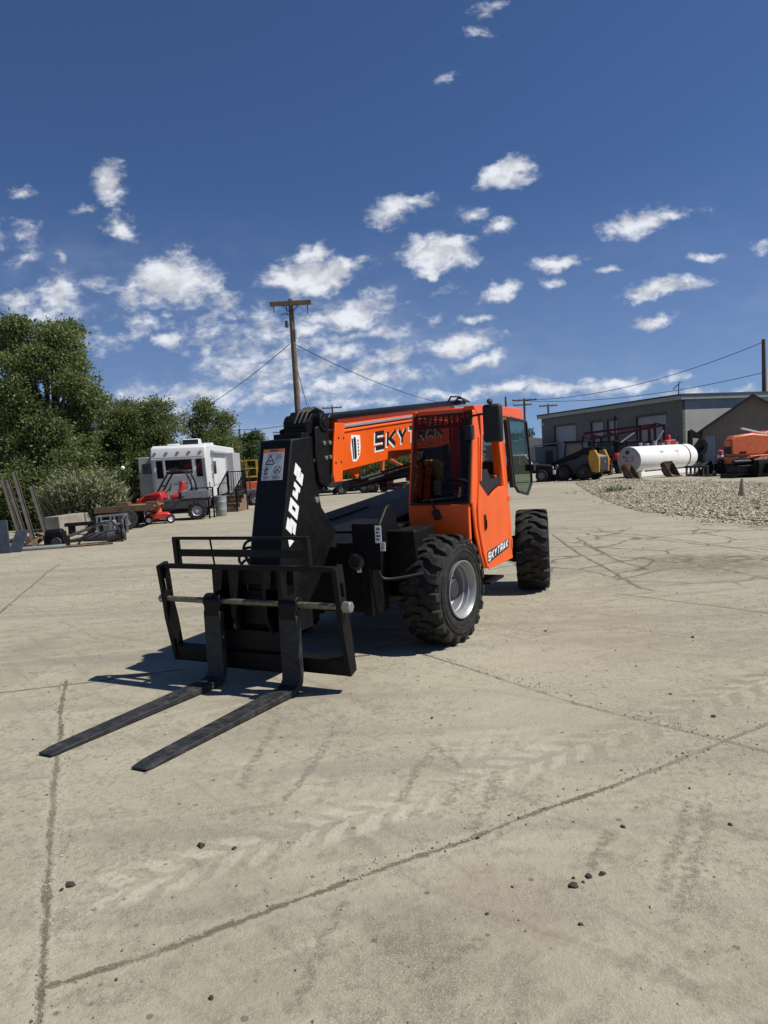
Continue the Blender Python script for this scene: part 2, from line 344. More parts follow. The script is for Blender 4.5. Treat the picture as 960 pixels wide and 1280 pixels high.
skv = nd('ShaderNodeCombineXYZ'); L.new(sp.outputs[0], skv.inputs[0]); L.new(sp.outputs[1], skv.inputs[1])
zr = nd('ShaderNodeMapRange', clamp=True); L.new(sp.outputs[2], zr.inputs[0]); zr.inputs[1].default_value = 0; zr.inputs[2].default_value = 1; zr.inputs[3].default_value = .075; zr.inputs[4].default_value = 1.12
L.new(zr.outputs[0], skv.inputs[2]); skn = nd('ShaderNodeVectorMath', operation='NORMALIZE'); L.new(skv.outputs[0], skn.inputs[0]); L.new(skn.outputs[0], sky.inputs[0])
yy = mth('MAXIMUM', sp.outputs[1], .08); aa = mth('DIVIDE', sp.outputs[0], yy); bb = mth('DIVIDE', sp.outputs[2], yy)
cb = nd('ShaderNodeCombineXYZ'); L.new(aa, cb.inputs[0]); L.new(bb, cb.inputs[1])
def fbm(vec, sc, det, rough=.55, stretch=(1,1,1)):
    mp = nd('ShaderNodeMapping'); mp.inputs['Scale'].default_value = stretch; L.new(vec, mp.inputs[0])
    n_ = nd('ShaderNodeTexNoise'); n_.inputs['Scale'].default_value = sc; n_.inputs['Detail'].default_value = det; n_.inputs['Roughness'].default_value = rough
    L.new(mp.outputs[0], n_.inputs[0]); return n_
wn = fbm(cb.outputs[0], 16, 4)
vs1 = nd('ShaderNodeVectorMath', operation='SUBTRACT'); L.new(wn.outputs['Color'], vs1.inputs[0]); vs1.inputs[1].default_value = (.5, .5, .5)
vs2 = nd('ShaderNodeVectorMath', operation='SCALE'); L.new(vs1.outputs[0], vs2.inputs[0]); vs2.inputs['Scale'].default_value = .045
wp = nd('ShaderNodeVectorMath', operation='ADD'); L.new(cb.outputs[0], wp.inputs[0]); L.new(vs2.outputs[0], wp.inputs[1])
def ser(vec, val):
    # same vector, but evaluated after val: keeps the shader's working set small
    n_ = nd('ShaderNodeVectorMath', operation='MULTIPLY_ADD'); L.new(val, n_.inputs[0]); n_.inputs[1].default_value = (1e-9, 1e-9, 1e-9); L.new(vec, n_.inputs[2]); return n_.outputs[0]
best = None; wpv = wp.outputs[0]
for k_, (px, py, hw, hh, tl, st) in enumerate(CL):
    if k_ and k_ % 12 == 0: wpv = ser(wp.outputs[0], best)
    d = ray(px, py); ac, bc = d.x/d.y, d.z/d.y
    a = tl*0.6 + ROLL*.5; ca, sa = math.cos(a), math.sin(a); sx, sy = FPX/hw/1.35, FPX/hh/1.35
    mp = nd('ShaderNodeMapping', vector_type='TEXTURE')          # TEXTURE: (v - loc) rotated back, divided by scale
    mp.inputs['Location'].default_value = (ac, bc, 0); mp.inputs['Rotation'].default_value = (0, 0, a); mp.inputs['Scale'].default_value = (1/sx, 1/sy, 1)
    L.new(wpv, mp.inputs[0]); ln = nd('ShaderNodeVectorMath', operation='LENGTH'); L.new(mp.outputs[0], ln.inputs[0])
    q = mth('MULTIPLY_ADD', ln.outputs['Value'], -1.0*st if st > .7 else -st, st)
    best = q if best is None else mth('MAXIMUM', best, q)
f1 = fbm(wp.outputs[0], 20, 6, .55, (1, 1.7, 1)); f2 = fbm(cb.outputs[0], 70, 3, .6, (1, 1.6, 1))
nz = mth('MULTIPLY_ADD', mth('SUBTRACT', f1.outputs['Fac'], .5), 1.15, mth('MULTIPLY', mth('SUBTRACT', f2.outputs['Fac'], .5), .7))
dens = mth('ADD', best, nz)
den = nd('ShaderNodeMapRange', interpolation_type='SMOOTHSTEP'); L.new(dens, den.inputs[0]); den.inputs[1].default_value = .06; den.inputs[2].default_value = .78
front = nd('ShaderNodeMapRange', interpolation_type='SMOOTHSTEP'); L.new(sp.outputs[1], front.inputs[0]); front.inputs[1].default_value = .1; front.inputs[2].default_value = .3
dm = mth('MULTIPLY', den.outputs[0], front.outputs[0])
# the sun side of each puff is brighter: compare with the noise a little nearer the sun
of = nd('ShaderNodeVectorMath', operation='ADD'); L.new(wp.outputs[0], of.inputs[0]); of.inputs[1].default_value = (.008, .014, 0)
f3 = fbm(of.outputs[0], 20, 3, .55, (1, 1.7, 1))
lit = nd('ShaderNodeMapRange'); L.new(mth('SUBTRACT', f1.outputs['Fac'], f3.outputs['Fac']), lit.inputs[0]); lit.inputs[1].default_value = -.10; lit.inputs[2].default_value = .10; lit.inputs[3].default_value = .74; lit.inputs[4].default_value = 1.06
cc = nd('ShaderNodeVectorMath', operation='SCALE'); cc.inputs[0].default_value = (13.0, 13.4, 14.2); L.new(lit.outputs[0], cc.inputs['Scale'])
# far haze bank just over the horizon
hz = nd('ShaderNodeMapRange', interpolation_type='SMOOTHSTEP'); L.new(sp.outputs[2], hz.inputs[0]); hz.inputs[1].default_value = .22; hz.inputs[2].default_value = -.02; hz.inputs[3].default_value = 0; hz.inputs[4].default_value = .0
mx = nd('ShaderNodeMix', data_type='RGBA'); L.new(mth('MULTIPLY', dm, .93), mx.inputs['Factor']); skc = nd('ShaderNodeVectorMath', operation='MULTIPLY'); L.new(sky.outputs[0], skc.inputs[0]); skc.inputs[1].default_value = (.82, 1.05, 1.40)
bnk = fbm(cb.outputs[0], 3.2, 4, .6, (1, 2.6, 1)); lowz = nd('ShaderNodeMapRange', interpolation_type='SMOOTHSTEP'); L.new(sp.outputs[2], lowz.inputs[0]); lowz.inputs[1].default_value = .36; lowz.inputs[2].default_value = .03
vn = nd('ShaderNodeMapRange', interpolation_type='SMOOTHSTEP'); L.new(mth('ADD', bnk.outputs['Fac'], mth('MULTIPLY', mth('SUBTRACT', f1.outputs['Fac'], .5), .5)), vn.inputs[0]); vn.inputs[1].default_value = .42; vn.inputs[2].default_value = .75
left = nd('ShaderNodeMapRange', interpolation_type='SMOOTHSTEP'); L.new(aa, left.inputs[0]); left.inputs[1].default_value = .35; left.inputs[2].default_value = -.25; left.inputs[3].default_value = .15; left.inputs[4].default_value = .62
veil = mth('MULTIPLY', mth('MULTIPLY', vn.outputs[0], lowz.outputs[0]), mth('MULTIPLY', left.outputs[0], front.outputs[0]))
hzf = mth('MULTIPLY_ADD', lowz.outputs[0], .17, veil, clamp=True)
mh = nd('ShaderNodeMix', data_type='RGBA'); L.new(hzf, mh.inputs['Factor']); L.new(skc.outputs[0], mh.inputs['A']); mh.inputs['B'].default_value = (7.6, 8.6, 10.6, 1)
L.new(mh.outputs['Result'], mx.inputs['A']); L.new(cc.outputs[0], mx.inputs['B'])
L.new(mx.outputs['Result'], bg.inputs[0])
w.cycles.sampling_method = 'NONE'

# ------------------------------------------------------------------ the yard
m = bpy.data.materials.new('dusty_concrete'); m.use_nodes = True; N, L = nt(m); BS = N['Principled BSDF']
geo = nd('ShaderNodeNewGeometry'); P0 = geo.outputs['Position']
def vsub(a, b):
    n_ = nd('ShaderNodeVectorMath', operation='SUBTRACT')
    for i, q in enumerate((a, b)):
        if isinstance(q, (tuple, Vector)): n_.inputs[i].default_value = tuple(q)
        else: L.new(q, n_.inputs[i])
    return n_.outputs[0]
def vadd_noise(vec, sc, amt, det=3):
    n_ = fbm(vec, sc, det); v = vsub(n_.outputs['Color'], (.5,.5,.5)); s_ = nd('ShaderNodeVectorMath', operation='SCALE'); L.new(v, s_.inputs[0]); s_.inputs['Scale'].default_value = amt
    a_ = nd('ShaderNodeVectorMath', operation='ADD'); L.new(vec, a_.inputs[0]); L.new(s_.outputs[0], a_.inputs[1])
    z_ = nd('ShaderNodeVectorMath', operation='MULTIPLY'); L.new(a_.outputs[0], z_.inputs[0]); z_.inputs[1].default_value = (1,1,0); return z_.outputs[0]
def seg(vec, A, B):
    A = Vector((A.x, A.y, 0)); B = Vector((B.x, B.y, 0)); ba = B - A
    pa = vsub(vec, A); dt = nd('ShaderNodeVectorMath', operation='DOT_PRODUCT'); L.new(pa, dt.inputs[0]); dt.inputs[1].default_value = tuple(ba / ba.dot(ba))
    h = mth('MINIMUM', mth('MAXIMUM', dt.outputs['Value'], 0.), 1.)
    sc_ = nd('ShaderNodeVectorMath', operation='SCALE'); sc_.inputs[0].default_value = tuple(ba); L.new(h, sc_.inputs['Scale'])
    ln = nd('ShaderNodeVectorMath', operation='LENGTH'); L.new(vsub(pa, sc_.outputs[0]), ln.inputs[0]); return ln.outputs['Value']
def segs(vec, lines):
    best = None; v0 = vec; k_ = 0
    for pl in lines:
        for p, q in zip(pl, pl[1:]):
            k_ += 1
            if k_ % 5 == 0: vec = ser(v0, best)
            s_ = seg(vec, G(*p), G(*q)); best = s_ if best is None else mth('MINIMUM', best, s_)
    return best
def sm(v, a, b, c=0., d=1.):
    n_ = nd('ShaderNodeMapRange', interpolation_type='SMOOTHSTEP'); L.new(v, n_.inputs[0])
    for i, q in enumerate((a, b, c, d)): n_.inputs[i+1].default_value = q
    return n_.outputs[0]
def mixc(f, A, B):
    n_ = nd('ShaderNodeMix', data_type='RGBA')
    for k, q in (('Factor', f), ('A', A), ('B', B)):
        if isinstance(q, (int, float)): n_.inputs[k].default_value = q
        elif isinstance(q, tuple): n_.inputs[k].default_value = (*q, 1)
        else: L.new(q, n_.inputs[k])
    return n_.outputs['Result']
wv = vadd_noise(P0, 2.6, .12, 2); wf = vadd_noise(P0, 9, .05, 2); wst = vadd_noise(P0, .9, 1.1, 4)
both = vadd_noise(wv, 16, .036, 4); bothj = vadd_noise(vadd_noise(P0, 1.5, .05, 1), 18, .028, 4)
big = fbm(P0, .22, 4, .6); midn = fbm(P0, 1.3, 5, .65); fine = fbm(P0, 24, 4, .7); grit = fbm(P0, 120, 2, .7); mott = fbm(P0, 6, 5, .68)
c = mixc(sm(big.outputs['Fac'], .32, .68), (.252, .233, .178), (.352, .328, .256))
c = mixc(sm(midn.outputs['Fac'], .35, .7, 0, .75), c, (.375, .347, .268))
c = mixc(sm(mott.outputs['Fac'], .47, .70, 0, .75), c, (.185, .17, .134))
# long scuffs left by turning wheels, in two directions
for ang, s1, lo, colr, k in ((-.48, (.35, 5., 1), .52, (.38,.35,.28), .7), (.9, (.3, 6., 1), .54, (.175,.16,.13), .6), (.05, (.05, 1.4, 1), .48, (.225,.213,.18), .75), (-.15, (.08, 3.4, 1), .53, (.39,.365,.30), .6), (.62, (.2, 4., 1), .57, (.16,.145,.115), .5)):
    mp = nd('ShaderNodeMapping'); mp.inputs['Rotation'].default_value = (0,0,ang); L.new(wf, mp.inputs[0])
    st = fbm(mp.outputs[0], 1.6, 4, .6, s1); c = mixc(sm(st.outputs['Fac'], lo, lo+.2, 0, k), c, colr)
pwarp = vadd_noise(wv, 10, .085, 3)
# lugs of a tyre printed in pale dust
def prints(c, p, q, hw, colr, k, lo, period=.21):
    A, B = G(*p), G(*q); d = (B - A); ln_ = d.length; a = math.atan2(d.y, d.x)
    mp = nd('ShaderNodeMapping', vector_type='TEXTURE'); mp.inputs['Location'].default_value = (A.x, A.y, 0); mp.inputs['Rotation'].default_value = (0,0,a); L.new(pwarp, mp.inputs[0])
    s_ = nd('ShaderNodeSeparateXYZ'); L.new(mp.outputs[0], s_.inputs[0]); X, Y = s_.outputs[0], s_.outputs[1]; aY = mth('ABSOLUTE', Y)
    ph = mth('SINE', mth('MULTIPLY', mth('ADD', mth('MULTIPLY_ADD', aY, 1.1, X), mth('MULTIPLY', mth('SIGN', Y), period*.25)), 2*PI/period))
    lug = sm(ph, -.55, .35); band = mth('MULTIPLY', sm(aY, .006, .03), sm(aY, hw+.02, hw-.05)); ends = mth('MULTIPLY', sm(X, 0, .3), sm(X, ln_, ln_-.4))
    fade = sm(midn.outputs['Fac'], lo, lo+.2); f = mth('MULTIPLY', mth('MULTIPLY', lug, band), mth('MULTIPLY', ends, fade))
    return mixc(mth('MULTIPLY', f, k), c, colr)
pwarp = ser(pwarp, c)
c = prints(c, (60,1135), (570,985), .17, (.47,.44,.36), .56, .29, .19)
pwarp = ser(pwarp, c)
c = prints(c, (-40,1170), (330,1060), .10, (.41,.385,.32), .4, .42)
pwarp = ser(pwarp, c)
c = prints(c, (520,1000), (1010,838), .17, (.46,.43,.35), .47, .31, .19)
pwarp = ser(pwarp, c)
c = prints(c, (330,1010), (700,905), .16, (.43,.40,.32), .4, .36, .20)
pwarp = ser(pwarp, c)
c = prints(c, (700,945), (1000,835), .20, (.17,.152,.115), .75, .28, .24)
pwarp = ser(pwarp, c)
c = prints(c, (420,1180), (980,1010), .18, (.20,.182,.14), .35, .40, .22)
pwarp = ser(pwarp, c)
c = prints(c, (120,1010), (420,930), .14, (.42,.39,.31), .35, .40, .2)
pwarp = ser(pwarp, c)
c = prints(c, (760,900), (1000,860), .2, (.19,.175,.14), .4, .42, .24)
# dark rubbed stripes
both = ser(both, c); P0 = ser(P0, c)
rub = segs(both, [[(500,1000),(545,930),(575,960)],[(590,1040),(625,975)],[(740,1085),(760,1040)],[(830,1110),(862,1005)],[(852,1135),(885,1005)],[(575,985),(560,1005)],[(300,985),(345,900)],[(360,1000),(420,915)],[(365,1265),(430,1130)],[(520,1230),(600,1180)]])
f_ = mth('MULTIPLY', sm(rub, .042, .012), sm(fine.outputs['Fac'], .38, .58, .05, .75)); c = mixc(f_, c, (.15,.133,.10))
# slab joints
bothj = ser(bothj, c)
jt0 = segs(bothj, [[(82,850),(66,990),(58,1130),(50,1300)],[(62,1232),(180,1195),(300,1150),(420,1108),(540,1065),(650,1025),(760,985),(960,905),(1150,840)]])
jt = mth('ADD', mth('ADD', jt0, mth('MULTIPLY', mth('SUBTRACT', mott.outputs['Fac'], .5), .07)), mth('MULTIPLY', mth('SUBTRACT', fine.outputs['Fac'], .5), .05))
c = mixc(sm(jt, .07, .03, 0, .4), c, (.38,.35,.275))
c = mixc(mth('MULTIPLY', sm(jt, .022, .007), sm(fine.outputs['Fac'], .30, .52, .6, 1.)), c, (.095,.082,.058))
bothj = ser(bothj, c); P0 = ser(P0, c)
j2 = segs(bothj, [[(520,815),(600,840),(720,880),(840,910),(960,940),(1150,990)],[(770,742),(850,752),(960,766),(1100,785)],[(-40,885),(0,866),(120,852),(230,836)],[(-40,790),(0,766),(60,715),(75,705)]])
c = mixc(sm(mth('ADD', j2, mth('MULTIPLY', mth('SUBTRACT', mott.outputs['Fac'], .5), .05)), .027, .008, 0, .9), c, (.085,.075,.055))
# broken surface with oil near the gravel
vo = nd('ShaderNodeTexVoronoi', feature='DISTANCE_TO_EDGE'); vo.inputs['Scale'].default_value = .75; vw = vadd_noise(P0, 1.4, .7, 2); L.new(vw, vo.inputs['Vector'])
ce = G(790, 685); rg = nd('ShaderNodeVectorMath', operation='DISTANCE'); L.new(wst, rg.inputs[0]); rg.inputs[1].default_value = (ce.x, ce.y, 0)
alli = mth('MULTIPLY', sm(vo.outputs['Distance'], .035, .008), sm(rg.outputs['Value'], 4.4, 3.0)); c = mixc(mth('MULTIPLY', alli, .9), c, (.09,.08,.062))
both = ser(both, c); P0 = ser(P0, c)
crk = segs(both, [[(690,668),(720,690),(760,712),(800,735),(815,738)],[(720,672),(770,700),(810,712)],[(770,725),(830,712),(880,708)],[(700,660),(790,668),(860,676),(950,690)],[(880,708),(930,700),(980,696)]])
c = mixc(sm(mth('ADD', crk, mth('MULTIPLY', mth('SUBTRACT', mott.outputs['Fac'], .5), .10)), .045, .008, 0, .85), c, (.085,.075,.058))
wst = ser(wst, c)
oc = G(885, 704); od = nd('ShaderNodeVectorMath', operation='DISTANCE'); L.new(wst, od.inputs[0]); od.inputs[1].default_value = (oc.x, oc.y, 0)
c = mixc(mth('MULTIPLY', sm(od.outputs['Value'], 1.5, .5), sm(mott.outputs['Fac'], .3, .6, .2, .8)), c, (.13,.095,.075))
wst = ser(wst, c)
oc = G(90, 805); od = nd('ShaderNodeVectorMath', operation='DISTANCE'); L.new(wst, od.inputs[0]); od.inputs[1].default_value = (oc.x, oc.y, 0)
c = mixc(mth('MULTIPLY', sm(od.outputs['Value'], 1.3, .3), sm(midn.outputs['Fac'], .4, .62, 0, .55)), c, (.17,.15,.12))
wst = ser(wst, c)
oc = G(625, 1110); od = nd('ShaderNodeVectorMath', operation='DISTANCE'); L.new(wst, od.inputs[0]); od.inputs[1].default_value = (oc.x, oc.y, 0)
c = mixc(sm(od.outputs['Value'], .45, .05, 0, .35), c, (.25,.19,.155))
for (qx, qy, r0, r1, colr, k) in ((730,860,2.0,.4,(.40,.37,.285),.5),(560,1240,.5,.1,(.17,.15,.115),.5),(500,1190,.35,.05,(.16,.145,.11),.5),(870,900,1.4,.3,(.20,.18,.14),.4),(420,880,1.0,.2,(.20,.18,.14),.35),(180,960,.9,.2,(.39,.36,.28),.4),(600,745,1.6,.3,(.37,.345,.28),.4),(60,730,2.2,.6,(.20,.19,.155),.4),(930,1180,.5,.1,(.18,.165,.125),.45),(250,1160,.5,.1,(.20,.18,.135),.4),(820,800,1.8,.4,(.215,.19,.155),.35)):
    wst = ser(wst, c)
    oc = G(qx, qy); od = nd('ShaderNodeVectorMath', operation='DISTANCE'); L.new(wst, od.inputs[0]); od.inputs[1].default_value = (oc.x, oc.y, 0)
    c = mixc(mth('MULTIPLY', sm(od.outputs['Value'], r0, r1), sm(mott.outputs['Fac'], .3, .6, .3*k, k)), c, colr)
# specks
P0 = ser(P0, c)
sv = nd('ShaderNodeTexVoronoi'); sv.inputs['Scale'].default_value = 9; L.new(P0, sv.inputs['Vector']); sc1 = nd('ShaderNodeSeparateColor'); L.new(sv.outputs['Color'], sc1.inputs[0])
spk = mth('MULTIPLY', sm(sv.outputs['Distance'], .16, .09), sm(sc1.outputs[0], .70, .76)); c = mixc(mth('MULTIPLY', spk, .75), c, (.085,.072,.055))
P0 = ser(P0, c)
sv2 = nd('ShaderNodeTexVoronoi'); sv2.inputs['Scale'].default_value = 30; L.new(P0, sv2.inputs['Vector']); sc2 = nd('ShaderNodeSeparateColor'); L.new(sv2.outputs['Color'], sc2.inputs[0])
spk2 = mth('MULTIPLY', sm(sv2.outputs['Distance'], .25, .12), mth('MULTIPLY', sm(sc2.outputs[0], .72, .8), sm(midn.outputs['Fac'], .42, .6))); c = mixc(mth('MULTIPLY', spk2, .7), c, (.12,.108,.088))
rgh = fbm(P0, .75, 3, .65); c = mixc(mth('MULTIPLY', sm(fine.outputs['Fac'], .44, .70), sm(rgh.outputs['Fac'], .40, .64, .05, .75)), c, (.16,.145,.112)); gk = sm(rgh.outputs['Fac'], .35, .6, .12, .5); c = mixc(mth('MULTIPLY', sm(grit.outputs['Fac'], .45, .70), gk), c, (.47,.44,.37)); c = mixc(mth('MULTIPLY', sm(grit.outputs['Fac'], .44, .30), gk), c, (.16,.148,.12))
gn_ = nd('ShaderNodeVectorMath', operation='MULTIPLY'); L.new(c, gn_.inputs[0]); gn_.inputs[1].default_value = (1.0, .978, .935); L.new(gn_.outputs[0], BS.inputs['Base Color']); BS.inputs['Roughness'].default_value = .92; BS.inputs['Specular IOR Level'].default_value = .2
hh = mth('ADD', mth('MULTIPLY', fine.outputs['Fac'], .010), mth('ADD', mth('MULTIPLY', grit.outputs['Fac'], .004), mth('MULTIPLY', mott.outputs['Fac'], .012)))

bp = nd('ShaderNodeBump'); bp.inputs['Strength'].default_value = .6; bp.inputs['Distance'].default_value = 1.0; L.new(hh, bp.inputs['Height']); L.new(bp.outputs[0], BS.inputs['Normal'])
M['ground'] = m
b = MB(); b.add([(-1500,-200,0),(1500,-200,0),(1500,2500,0),(-1500,2500,0)], [(0,1,2,3)])
tag(b.build('ground', m, smooth=0), kind='structure')

# ------------------------------------------------------------------ the telehandler
def telehandler():
    T = thing('telehandler', 'orange and black telescopic handler with white 5042 numbers, both forks lowered onto the bare yard', 'telehandler', V0, -HEAD)
    OR, BK, BM = M['orange'], M['black'], M['blackm']
    # ---- wheels
    def tyre_mesh():
        W, R, r = .43, .525, .285; b = MB()
        prof = [(-.03,r),(-.012,r+.02),(-.004,r+.06),(0,r+.12),(-.008,R-.075),(-.03,R-.03),(-.065,R-.012),(-W/2,R-.004),(-W+.065,R-.012),(-W+.03,R-.03),(-W+.008,R-.075),(-W,r+.12),(-W+.004,r+.06),(-W+.012,r+.02),(-W+.03,r)]
        b.lathe(prof, (0,0,0), (1,0,0), 56)
        for q in (.10, .145, .19):
            b.lathe([(.000,r+q-.004),(.005,r+q),(.000,r+q+.004),(-.004,r+q)], (-.001 if q < .18 else -.012,0,0), (1,0,0), 56)
        n = 19
        for side in (1, -1):
            for k in range(n):
                t0 = 2*PI*(k + (0 if side > 0 else .5))/n
                # centre line of one lug: (distance from tread centre, turn, height above carcass, half width)
                cl = [(-.015, .0, .024, .022), (.05, .0, .024, .028), (.085, .035, .024, .031), (.125, .115, .024, .034), (.175, .135, .020, .038), (.203, .137, .004, .039), (.211, .137, -.040, .036)]
                vs = []
                for (a, dt, h, hw) in cl:
                    x = -W/2 + side*a
                    rb = R - .014 if a < .18 else R - .055; rt = R - .004 + h
                    if a > .21: rb = rt - .02
                    for (rr, ww) in ((rb, hw+.010), (rt, hw), (rt, -hw), (rb, -hw-.010)):
                        th = t0 + dt + ww/R
                        xx = x + (side*.003 if a > .2 and rr == rt else 0)
                        vs.append((xx, math.cos(th)*rr, math.sin(th)*rr))
                fs = [(0,1,2,3)]; Lc = len(cl)
                for i in range(Lc-1):
                    for j in range(3): fs.append((i*4+j, i*4+j+1, (i+1)*4+j+1, (i+1)*4+j))
                fs.append(((Lc-1)*4, (Lc-1)*4+1, (Lc-1)*4+2, (Lc-1)*4+3)); b.add(vs, fs)
        return b
    def rim_mesh():
        b = MB()
        b.lathe([(-.030,.283),(.006,.290),(.008,.280),(-.012,.262),(-.05,.252),(-.058,.235),(-.10,.232),(-.108,.222),(-.19,.215),(-.21,.19),(-.215,.0),(-.235,.0),(-.235,.21),(-.40,.25),(-.41,.285),(-.40,.283)], (0,0,0), (1,0,0), 48)
        for k in range(8):
            a = 2*PI*k/8 + .2
            b.lathe([(-.216,.0001),(-.216,.026),(-.2135,.026),(-.2135,.0001)], (0, math.cos(a)*.165, math.sin(a)*.165), (1,0,0), 12)
        return b
    def hub_mesh():
        b = MB(); b.lathe([(-.22,.0),(-.22,.135),(-.15,.13),(-.135,.11),(-.10,.10),(-.09,.085),(-.09,0)], (0,0,0), (1,0,0), 28)
        for k in range(10):
            a = 2*PI*k/10; b.tube((-.15, math.cos(a)*.118, math.sin(a)*.118), (-.125, math.cos(a)*.118, math.sin(a)*.118), .011, .011, 6)
        return b
    wz = .541
    W0 = holder('wheel', T, (-.215, 0, wz))
    tm, rm, hm = tyre_mesh(), rim_mesh(), hub_mesh()
    for o_, nm, mt in ((tm,'tyre',M['rubber']), (rm,'rim',M['rim']), (hm,'hub',M['hub'])):
        o_.v = [(x+.215, y, z) for x, y, z in o_.v]; o_.build(nm, mt, W0, smooth=32)
    for (x, y, rz) in ((-.09, 2.99, .235), (-2.085, 0, -.12+PI), (-2.085, 2.97, .235+PI)):
        c_ = copy_tree(W0, T); c_.location = (x, y, wz); c_.rotation_euler = (.3*y, 0, rz)
    W0.rotation_euler = (.35, 0, -.12)
    # ---- frame and axles
    f = MB(); f.prism([(-.72,.42),(-.72,1.05),(-.45,1.14),(.4,1.18),(3.3,1.0),(3.62,.95),(3.62,.5),(3.2,.42),(2.3,.42),(.6,.36)], 'x', -1.56, -.74)
    f.prism([(-.78,.40),(-.78,.98),(-.62,1.10),(-.50,1.10),(-.42,.9),(-.42,.40)], 'x', -.72, -.62)
    f.prism([(-.78,.40),(-.78,.98),(-.62,1.10),(-.50,1.10),(-.42,.9),(-.42,.40)], 'x', -1.68, -1.58)
    f.build('frame', BM, T, .012)
    f = MB(); f.prism([(-.52,.62),(-.52,1.18),(-.28,1.40),(-.20,1.42),(-.10,1.30),(-.02,1.16),(.20,1.14),(.20,.62)], 'x', -.70, -.665)   # pointed gusset in front of the cab
    f.prism([(-.40,.72),(-.40,1.16),(.16,1.18),(.16,.72)], 'x', -.56, -.34)
    f.prism([(-.40,.66),(-.46,1.17),(-.42,1.19),(-.36,.66)], 'x', -.60, -.30)
    f.build('front_guard', BM, T, .012)
    for y in (0, 2.97):
        f = MB(); f.tube((-2.0, y, wz), (-.3, y, wz), .10, .10, 16); f.ball((-1.15, y, wz), .23, 16, 10, (1.2,1,1)); f.tube((-.5, y, wz), (-.33, y, wz), .15, .19, 18); f.tube((-1.8, y, wz), (-1.97, y, wz), .15, .19, 18)
        f.tube((-1.0, y-.2, wz+.05), (-.45, y-.2, wz+.05), .035, .035, 10); f.tube((-.62, y-.2, wz+.05), (-.40, y-.19, wz+.05), .05, .05, 10)
        f.box(-1.5, -.8, y-.14, y+.14, wz+.08, wz+.3)
        f.build('axle', BM, T, .006)
    f = MB(); f.tube((-.84,-.24,wz+.17), (-.42,-.24,wz+.18), .03, .03, 12)
    for k in range(9): f.lathe([(0,.03),(.012,.045),(.024,.03)], (-.80+k*.028,-.24,wz+.17), (1,0,0), 14)
    f.build('steering_cylinder', M['hub'], T)
    f = MB(); f.lathe([(0,0),(0,.075),(.03,.08),(.05,.07),(.055,.05),(.02,.045),(.02,0)], (-.745,-.795,.93), (0,-1,0), 24)
    f.build('work_lamp', M['hub'], T)
    for pts in ([(-.62,-.7,.95),(-.56,-.75,.85),(-.5,-.7,.75),(-.2,-.52,.78)], [(-1.5,-.75,.95),(-1.55,-.95,1.0),(-1.45,-1.15,1.0),(-1.3,-1.2,.8)],
                [(-1.9,-.62,1.02),(-1.95,-.9,1.06),(-1.85,-1.15,.98),(-1.65,-1.3,.92)], [(-1.85,-.66,.92),(-1.92,-.95,.95),(-1.8,-1.2,.88),(-1.6,-1.35,.80)], [(-1.75,-.7,1.1),(-1.82,-1.0,1.15),(-1.75,-1.2,1.08),(-1.6,-1.3,.95)]):
        P = [Vector(p) for p in pts]; S_ = []
        for i in range(len(P)-1):
            for k in range(6):
                t = k/6; a, b_, c_, d_ = P[max(i-1,0)], P[i], P[i+1], P[min(i+2,len(P)-1)]
                S_.append(.5*((2*b_)+(c_-a)*t+(2*a-5*b_+4*c_-d_)*t*t+(3*b_-a-3*c_+d_)*t**3))
        S_.append(P[-1]); f = MB(); f.path(S_, .014, 8); f.build('hydraulic_hose', M['hose'], T)
    # stickers on the frame front
    for nm, (x0, y0, x1, y1), yy in (('safety_sticker', (468.5,657,475,679), -.80), ('safety_sticker', (475,678,480.5,689), -.80), ('safety_sticker', (445.5,699,450,716), -.80)):
        a, c_ = ip(x0, y1, 'y', yy), ip(x1, y0, 'y', yy)
        s_ = MB(); yb = -.787
        s_.box(a.x, c_.x, yb, yb+.004, a.z, c_.z); s_.cur = 1
        for k in range(4):
            z = a.z + (c_.z-a.z)*(.15+.2*k); s_.box(a.x+(c_.x-a.x)*.2, a.x+(c_.x-a.x)*(.8 if k % 2 else .6), yb-.002, yb-.0005, z, z+(c_.z-a.z)*.09)
        s_.build(nm, [M['white'], M['lblack']], T)
    f = MB(); f.box(-.80, -.50, -.783, -.76, .84, 1.28); f.box(-.98, -.80, -.783, -.73, .80, 1.10); f.build('sticker_plate', BM, T, .01)
    # ---- engine hood on the far side
    f = MB(); f.prism([(-.42,.5),(-.42,1.10),(-.30,1.155),(3.05,1.44),(3.2,1.40),(3.2,.55)], 'x', -2.12, -1.58)
    f.build('engine_hood', M['hoodm'], T, .03)
    f = MB(); f.prism([(-.36,1.151),(-.36,1.165),(2.95,1.443),(2.95,1.429)], 'x', -1.575, -.88); f.prism([(.4,1.218),(.4,1.228),(1.3,1.304),(1.3,1.294)], 'x', -2.0, -1.7)
    f.build('hood_deck', M['hoodm'], T, .004)
    f = MB()
    f.prism([(2.2,1.1),(3.5,1.0),(3.62,1.2),(3.55,2.05),(3.3,2.42),(3.0,2.44),(2.75,2.2),(2.5,1.5)], 'x', -1.52, -1.46)
    f.prism([(2.2,1.1),(3.5,1.0),(3.62,1.2),(3.55,2.05),(3.3,2.42),(3.0,2.44),(2.75,2.2),(2.5,1.5)], 'x', -1.0, -.94)
    f.box(-1.7, -.80, 3.5, 3.85, .55, 1.2)
    f.build('boom_tower', BM, T, .012)
    # ---- boom
    BM_ = holder('boom', T)
    sl_ = .088
    def bz(y, z0): return z0 + sl_*(y+.5)
    f = MB(); xs = -1.02; xw = -1.44
    f.prism([(-.50,bz(-.50,1.775)),(-.50,bz(-.5,2.178)),(3.4,bz(3.4,2.178)),(3.4,bz(3.4,1.775))], 'x', xw, xs)
